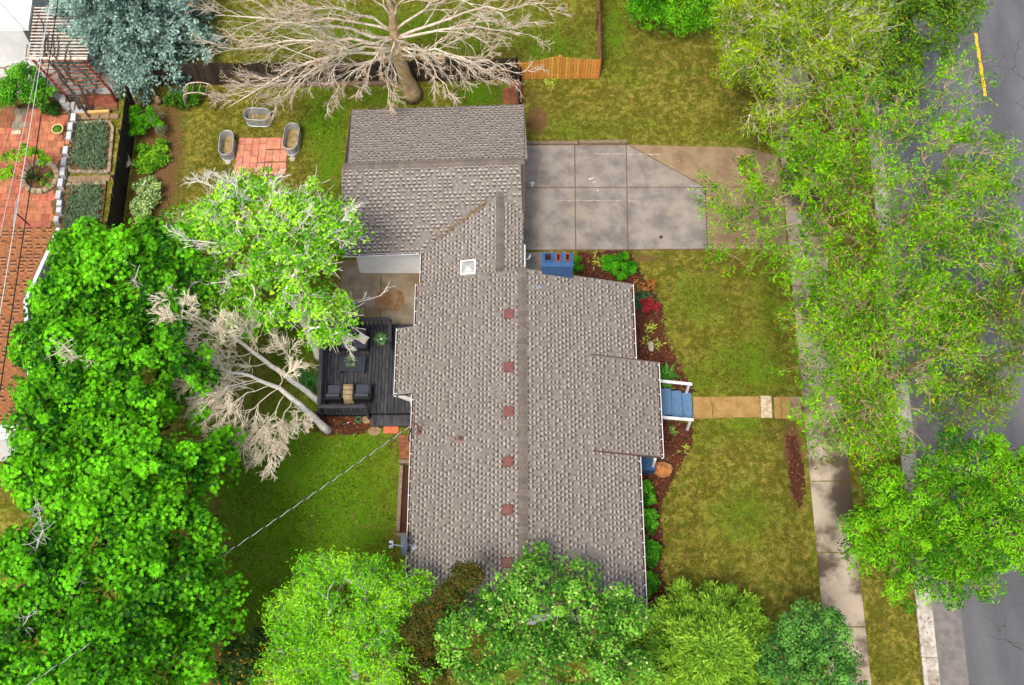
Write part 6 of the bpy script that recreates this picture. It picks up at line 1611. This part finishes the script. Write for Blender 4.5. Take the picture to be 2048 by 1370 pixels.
tree("lawn_tree", "bright green round tree at the top edge above the side lawn", [(1345, 42, 0), (1344, 28, .8), (1342, 5, 1.6)],
     [(1340, 0, 2.2, 1.7, 1.4, 1.4), (1290, 10, 1.8, .9, .9, .9), (1400, 15, 1.8, .9, 1.0, .9), (1335, -50, 3.4, 1.6, 1.2, 1.2), (1350, 45, 1.2, 1.2, .6, .6)], 130, .4, 'brown', .13, twigs=3, leaf=dict(n=100, t='long', size=(.13, .22), c1=S(46, 120, 10), c2=S(122, 200, 26), up=.7))

# ---------------- conifers
def conifer(name, label, base, H, R, c1, c2, nb=420, per=26, size=(.26, .42), power=.8, z0=.5, droop=.25, mt=None, templ='spray', up=.7, lat=.24):
    t = empty(name, base, label, "tree"); lw = lat; base = Vector(base)
    mb = MB(); mb.tube([base, base + Vector((.03, 0, H * .5)), base + Vector((0, 0, H))], [.22, .13, .02], 8); mb.build("trunk", BARK['brown'], t, org=base)
    bm_ = MB(); Pz, Nz, Tz, Gz = [], [], [], []
    for i in range(nb):
        f = (i + rng.random()) / nb; f = f ** 1.25; z = z0 + (H - z0) * f; an = i * 2.39996 + rng.normal() * .2
        L = R * (1 - f) ** power * rng.uniform(.78, 1.1) + .12; d = np.array([math.cos(an), math.sin(an), 0.0])
        s = np.array(base) + np.array([0, 0, z]); m = max(4, int(per * L / R)); tt = (np.arange(m) + rng.random(m)) / m; tt = .25 + .75 * tt ** .8
        zz_ = -droop * L * tt ** 1.6 + .12 * L * tt
        c = s + d[None] * (tt * L)[:, None] + np.stack([np.zeros(m), np.zeros(m), zz_], 1)
        lat = np.array([-d[1], d[0], 0.0]); sp = rng.normal(size=(m, 1)) * lw * L * (1.05 - tt[:, None]) ** .6
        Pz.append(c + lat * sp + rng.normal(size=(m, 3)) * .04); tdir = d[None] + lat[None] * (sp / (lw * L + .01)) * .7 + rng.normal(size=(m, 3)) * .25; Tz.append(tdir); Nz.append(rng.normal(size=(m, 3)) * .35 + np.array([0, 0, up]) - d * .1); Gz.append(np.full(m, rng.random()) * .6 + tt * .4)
        if i % 2 == 0: bm_.tube([tuple(s), tuple(s + d * L * .5 + np.array([0, 0, -.0])), tuple(s + d * L * .95 + np.array([0, 0, zz_[-1]]))], [.03, .02, .006], 4, cap=False)
    bm_.build("branches", BARK['brown'], t)
    Pz, Nz, Tz, Gz = map(np.concatenate, (Pz, Nz, Tz, Gz)); n = len(Pz)
    # each spot carries three sprays for depth
    k = 6; Pz = np.repeat(Pz, k, 0) + rng.normal(size=(n * k, 3)) * .08; Nz = np.repeat(Nz, k, 0) + rng.normal(size=(n * k, 3)) * .45; Tz = np.repeat(Tz, k, 0) + rng.normal(size=(n * k, 3)) * .55
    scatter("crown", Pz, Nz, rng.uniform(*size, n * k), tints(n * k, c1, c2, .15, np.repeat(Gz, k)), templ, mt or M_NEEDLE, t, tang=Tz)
    return t
b_ = P(282, 78, 0)
conifer("spruce_tree", "large blue-grey spruce at the top left behind the pergola", b_, 12.0, 3.8, S(62, 98, 92), S(168, 202, 188), nb=250, per=80, size=(.11, .22), power=.75, z0=.8, lat=.17)
conifer("juniper_tree", "feathery yellow-green juniper at the bottom below the front lawn", P(1398, 1350, 0), 5.2, 2.9, S(48, 108, 18), S(152, 200, 56), nb=340, per=80, size=(.12, .28), power=.7, z0=.4, droop=-.3, up=.45, lat=.16, templ='plume')
def bush_tree(name, label, base, lobes, n, size, c1, c2, templ='oval', mt=None, cat="shrub", ncl=60, csize=.3, group=None, up=.7, stems=6, c3=None, p3=0, leafname="foliage"):
    base = P(*base); t = empty(name, base, label, cat, group)
    C_ = np.concatenate([in_lobe(max(3, int(ncl / len(lobes))), l, .35, -.3) for l in lobes]); k = max(1, n // len(C_)); m = len(C_) * k
    c = np.repeat(C_, k, 0); d = unitv(rng.normal(size=(m, 3)) + np.array([0, 0, .6])); pos = c + d * (csize * (.4 + .6 * rng.random(m)))[:, None]; pos[:, 2] = np.maximum(pos[:, 2], base.z + .02)
    col = tints(m, c1, c2, .16, np.repeat(rng.random(len(C_)), k))
    if c3 is not None: q = rng.random(m) < p3; col[q] = np.array(c3) * rng.uniform(.8, 1.2, (q.sum(), 1))
    scatter(leafname, pos, d * .6 + rng.normal(size=(m, 3)) * .5 + np.array([0, 0, up]), rng.uniform(*size, m), col, templ, mt or M_LEAF, t)
    mb = MB()
    for q in C_[rng.integers(0, len(C_), stems)]: mb.tube([tuple(base + Vector((*(rng.normal(size=2) * .03), -.02))), tuple((np.array(base) + q) / 2 + rng.normal(size=3) * .05), tuple(q)], [.02, .013, .005], 5)
    mb.build("stems", BARK['brown'], t); return t
bush_tree("brown_evergreen", "dark brownish-green evergreen between the lime tree and the house roof", (872, 1340, 0), [(868, 1225, 6.0, .6, .5, .8), (840, 1275, 5.6, .7, .6, .9), (870, 1325, 5.0, .9, .7, .9), (936, 1155, 7.0, .34, .35, .5), (835, 1355, 4.6, .7, .7, .8), (900, 1195, 6.4, .4, .4, .5)], 22000, (.07, .12), S(42, 42, 14), S(112, 94, 36), cat="tree", ncl=110, csize=.34, c3=S(66, 84, 26), p3=.45)
bush_tree("berry_shrub", "dark green shrub dotted with orange-yellow flower clusters at the bottom left", (500, 1360, 0), [(492, 1320, 1.9, .8, .8, .7), (515, 1290, 1.8, .5, .5, .5), (475, 1350, 1.8, .8, .7, .6)], 6500, (.09, .15), S(38, 74, 30), S(92, 128, 56), ncl=60, c3=S(224, 162, 44), p3=.09)
# ---------------- shrubs and flowers
bush_tree("globe_shrub", "rounded bright green shrub with grey twigs beside the dark fence", (292, 262, 0), [(272, 232, .9, .55, .45, .45), (268, 258, .7, .45, .4, .4), (300, 240, .8, .45, .5, .4)], 5200, (.05, .09), S(44, 120, 10), S(112, 190, 30), ncl=40, csize=.2)
bush_tree("grey_shrub", "grey-green twiggy shrub touching the rounded bright shrub", (312, 258, 0), [(306, 236, .7, .4, .5, .35), (318, 262, .5, .3, .3, .3)], 1400, (.05, .10), S(96, 110, 74), S(150, 160, 124), templ='long', ncl=24, csize=.2, stems=26)
bush_tree("groundcover_plant", "light green leafy plants along the dark fence, nearer the round shrub", (308, 310, 0), [(308, 300, .3, .7, .6, .25), (300, 330, .25, .6, .5, .2)], 2600, (.09, .15), S(60, 120, 14), S(140, 200, 46), ncl=50, csize=.22)
bush_tree("variegated_plant", "pale variegated leafy plants along the dark fence above the red shrub", (294, 400, 0), [(298, 380, .4, .55, .7, .3), (288, 420, .35, .55, .7, .3)], 3400, (.09, .15), S(70, 120, 40), S(170, 200, 110), ncl=60, csize=.22, c3=S(206, 220, 170), p3=.2)
bush_tree("red_shrub", "small purple-red shrub below the variegated plants", (306, 480, 0), [(304, 468, .6, .55, .45, .4)], 1800, (.07, .12), S(62, 18, 26), S(116, 38, 48), ncl=26, csize=.22)
bush_tree("arch_plant", "dark green leafy plants at the foot of the garden arch", (366, 200, 0), [(352, 205, .4, .5, .4, .3), (388, 190, .35, .5, .4, .3)], 2200, (.08, .14), S(34, 84, 16), S(96, 150, 40), ncl=40, csize=.2)
bush_tree("box_shrub", "dense bright green mounded shrub above the right roof corner", (1242, 552, 0), [(1242, 535, .6, .58, .48, .45), (1222, 528, .4, .3, .3, .3)], 6500, (.05, .09), S(30, 108, 8), S(92, 176, 24), ncl=50, csize=.2)
bush_tree("small_box_shrub", "small bright green shrub tucked against the blue chimney", (1153, 545, 0), [(1153, 530, .4, .22, .4, .3)], 1200, (.05, .08), S(36, 112, 10), S(92, 170, 26), ncl=14, csize=.14)
bush_tree("red_flower_shrub", "crimson-leaved shrub among green straps beside the right roof edge", (1300, 618, 0), [(1298, 610, .5, .36, .32, .25)], 1300, (.07, .13), S(104, 26, 36), S(164, 54, 56), ncl=20, csize=.16, stems=12)
bush_tree("orange_flower_plant", "low orange-tipped plant at the top of the front bed", (1290, 575, 0), [(1290, 572, .25, .5, .28, .15)], 380, (.06, .11), S(176, 84, 44), S(206, 128, 80), ncl=24, csize=.14, c3=S(70, 110, 40), p3=.3)
hl = "green leafy shrubs along the right house wall"
for px, py, rx, ry, lab in ((1290, 985, .34, .45, "topmost leafy shrub along the right wall, just below the side stoop"), (1293, 1040, .32, .45, "leafy shrub second from the stoop along the right wall"), (1300, 1105, .42, .5, "leafy shrub third from the stoop along the right wall"), (1296, 1165, .45, .5, "lowest leafy shrub along the right wall, next to the juniper")):
    bush_tree("wall_shrub", lab, (px, py + 8, 0), [(px, py, .5, rx, ry, .35)], 1900, (.09, .15), S(34, 104, 12), S(104, 178, 40), ncl=24, csize=.2, group=hl)
def straps(name, label, px, py, n, L, spread, c1, c2, z=0.0, cat="plant", w=1.0, parent=None):
    p = P(px, py, z); a = rng.random(n) * 6.283; r = spread * np.sqrt(rng.random(n)); pos = np.stack([p.x + r * np.cos(a), p.y + r * np.sin(a), np.full(n, z)], 1)
    tg = np.stack([np.cos(a), np.sin(a), np.zeros(n)], 1) + rng.normal(size=(n, 3)) * .35; s = L * rng.uniform(.6, 1.15, n)
    o = scatter(name, pos, np.stack([np.zeros(n), np.zeros(n), np.ones(n)], 1) + rng.normal(size=(n, 3)) * .12, np.stack([s * w, s, s], 1), tints(n, c1, c2, .15), 'strap', M_LEEK, parent)
    return tag(o, label, cat) if label else o
straps("iris_clump", "dark green strap-leaved clump around the crimson shrub", 1288, 600, 130, .42, .38, S(24, 66, 36), S(70, 120, 60))
straps("daylily_clump", "green strappy clump beside the upper white handrail", 1333, 752, 90, .48, .22, S(30, 92, 22), S(96, 160, 50))
straps("daylily_clump", "green strappy clump under the upper white handrail", 1330, 778, 60, .38, .25, S(30, 92, 22), S(96, 160, 50))
straps("seedling_plant", "small lone light green sprout in the mulch below the front steps", 1345, 862, 16, .26, .06, S(96, 150, 50), S(170, 200, 100))
straps("iris_clump", "green strappy clump left of the deck between the two trunks", 616, 758, 110, .55, .4, S(30, 92, 30), S(90, 150, 60))
straps("fern_clump", "yellow-brown strappy clump beside the deck's left railing", 622, 735, 50, .4, .2, S(110, 100, 30), S(170, 150, 60))
for i, (px, py, n, lab) in enumerate(((1300, 655, 26, "yellow-green sprouts in the front bed above the flat rock"), (1296, 680, 18, "yellow-green sprouts left of the flat rock in the front bed"), (1318, 690, 18, "yellow-green sprouts right of the flat rock in the front bed"), (1190, 525, 20, "small sprouts in the mulch left of the mounded shrub"), (1370, 900, 14, "sprouts in the mulch beside the ochre boulder"), (1100, 163, 44, "yellow-green leaves at the foot of the orange fence"))):
    straps("sprout_plant", lab, px, py, n, .2, .22 if px != 1100 else .3, S(110, 150, 30), S(190, 206, 80), w=2.2)
# potted plants
wp = empty("white_planter", P(762, 676, DZ), "white pot with a grassy plant in the deck's back corner", "pot"); p = P(762, 678, DZ + .3)
mb = MB(); mb.lathe((p.x, p.y, DZ), [(.12, 0), (.15, .1), (.17, .3), (.175, .32), (.14, .32), (.13, .26), (.01, .26)], 18); mb.build("pot", M_WHITE, wp, smooth=False)
straps("foliage", None, 0, 0, 1, .01, .01, S(60, 120, 60), S(60, 120, 60), parent=wp) if False else None
q_ = P(762, 676, DZ + .26)
def pot_straps(parent, c, n, L, c1, c2, w=.7):
    a = rng.random(n) * 6.283; pos = np.stack([c.x + .06 * np.cos(a), c.y + .06 * np.sin(a), np.full(n, c.z)], 1); tg = np.stack([np.cos(a), np.sin(a), np.zeros(n)], 1); s = L * rng.uniform(.6, 1.1, n)
    scatter("foliage", pos, np.tile([0, 0, 1.], (n, 1)) + rng.normal(size=(n, 3)) * .2, np.stack([s * w, s, s], 1), tints(n, c1, c2, .15), 'strap', M_LEEK, parent, tang=tg)
pot_straps(wp, Vector((p.x, p.y, DZ + .28)), 120, .27, S(50, 110, 50), S(120, 176, 100))
sp_ = empty("succulent_pot", P(703, 727, DZ + .42), "spiky grey-green succulent in a small pot on the coffee table", "pot"); c = P(703, 725, DZ + .42)
mb = MB(); mb.lathe((c.x, c.y, DZ + .417), [(.07, 0), (.10, .12), (.085, .12), (.01, .11)], 12); mb.build("pot", M_TAB, sp_); pot_straps(sp_, Vector((c.x, c.y, DZ + .52)), 44, .25, S(80, 110, 80), S(140, 160, 120), 1.2)
n = 420; d = unitv(rng.normal(size=(n, 3)) + [0, 0, .8]); scatter("foliage", np.array(POT_C) + d * np.array([.2, .2, .12]), d, rng.uniform(.05, .09, n), tints(n, S(50, 110, 20), S(120, 170, 50)), 'oval', M_LEAF, pt)
# neighbour's greenery
bush_tree("green_shrub", "dense green shrub at the left edge above the tiles", (40, 215, 0), [(40, 165, 1.6, 1.0, .8, .7), (75, 185, 1.3, .6, .5, .5), (10, 185, 1.4, .7, .6, .5)], 6500, (.09, .15), S(34, 104, 14), S(110, 184, 40), ncl=70, csize=.3)
bush_tree("patio_tree", "small airy green tree growing from the stone ring", (76, 360, .1), [(30, 310, 2.0, .6, .35, .3), (20, 345, 1.9, .5, .3, .3), (60, 305, 2.0, .35, .3, .3), (85, 315, 1.8, .3, .25, .2)], 1500, (.08, .14), S(70, 130, 14), S(150, 206, 40), ncl=26, csize=.2, stems=12, cat="tree")
bush_tree("ring_plant", "leafy green plants inside the stone ring", (82, 360, .1), [(62, 352, .3, .25, .25, .15), (94, 360, .25, .2, .3, .15)], 500, (.06, .11), S(50, 110, 20), S(120, 180, 50), ncl=12, csize=.12, stems=3)
bush_tree("soil_plant", "small dark green plant on the bare soil beside the retaining wall", (105, 222, 0), [(104, 220, .3, .4, .3, .2)], 800, (.07, .12), S(34, 84, 20), S(80, 130, 44), ncl=16, csize=.16, stems=4)
mb = MB()
for k in range(26):
    a = P(262, 328, .5); d = Vector((-rng.random() * .9, rng.normal() * .35, rng.random() * .35)); mb.tube([a, a + d * .5 + Vector(rng.normal(size=3) * .05), a + d], [.018, .012, .004], 4)
mb.tube([P(282, 340, 0), P(275, 332, .25), P(262, 328, .5)], [.05, .04, .02], 6)
o = mb.build("dead_bush", BARK['pinkgrey'], None); tag(o, "leafless grey bush against the dark fence", "bush")
# leaf litter and fallen bits on lawns, drive and gutter pan
def litter(name, label, poly, n, c1, c2, size=(.03, .07), zf=None):
    a = np.array(poly); xs = rng.uniform(a[:, 0].min(), a[:, 0].max(), n * 2); ys = rng.uniform(a[:, 1].min(), a[:, 1].max(), n * 2); ok = inside(poly, xs, ys); xs, ys = xs[ok][:n], ys[ok][:n]; m = len(xs)
    z = zf(xs, ys) if zf else np.full(m, .04)
    o = scatter(name, np.stack([xs, ys, z], 1), rng.normal(size=(m, 3)) * .4 + [0, 0, 1], rng.uniform(*size, m), tints(m, c1, c2, .25), 'oval', M_CHIP); tag(o, label, None, kind="stuff")
litter("earth_specks", "dark worm casts and bare specks in the front lawns", px_poly([(1290, 520), (1570, 510), (1590, 790), (1640, 1280), (1330, 1280), (1330, 1000)]), 900, S(50, 42, 20), S(84, 72, 34), size=(.04, .09), zf=lambda x, y: ground_z(x, y) + .03)
litter("leaf_litter", "dry leaves scattered over the lawns", px_poly([(330, 180), (1560, 160), (1640, 1300), (430, 1370)]), 1500, S(150, 120, 60), S(206, 190, 110), zf=lambda x, y: ground_z(x, y) + .03)
gpoly = [(kerb_x(-14) + .2, -14), (kerb_x(-14) + .6, -14), (kerb_x(5) + .6, 5), (kerb_x(5) + .2, 5)]
litter("gutter_litter", "dead leaves lying in the street gutter", gpoly, 260, S(70, 50, 34), S(130, 96, 60), zf=lambda x, y: np.full(len(x), -.562))
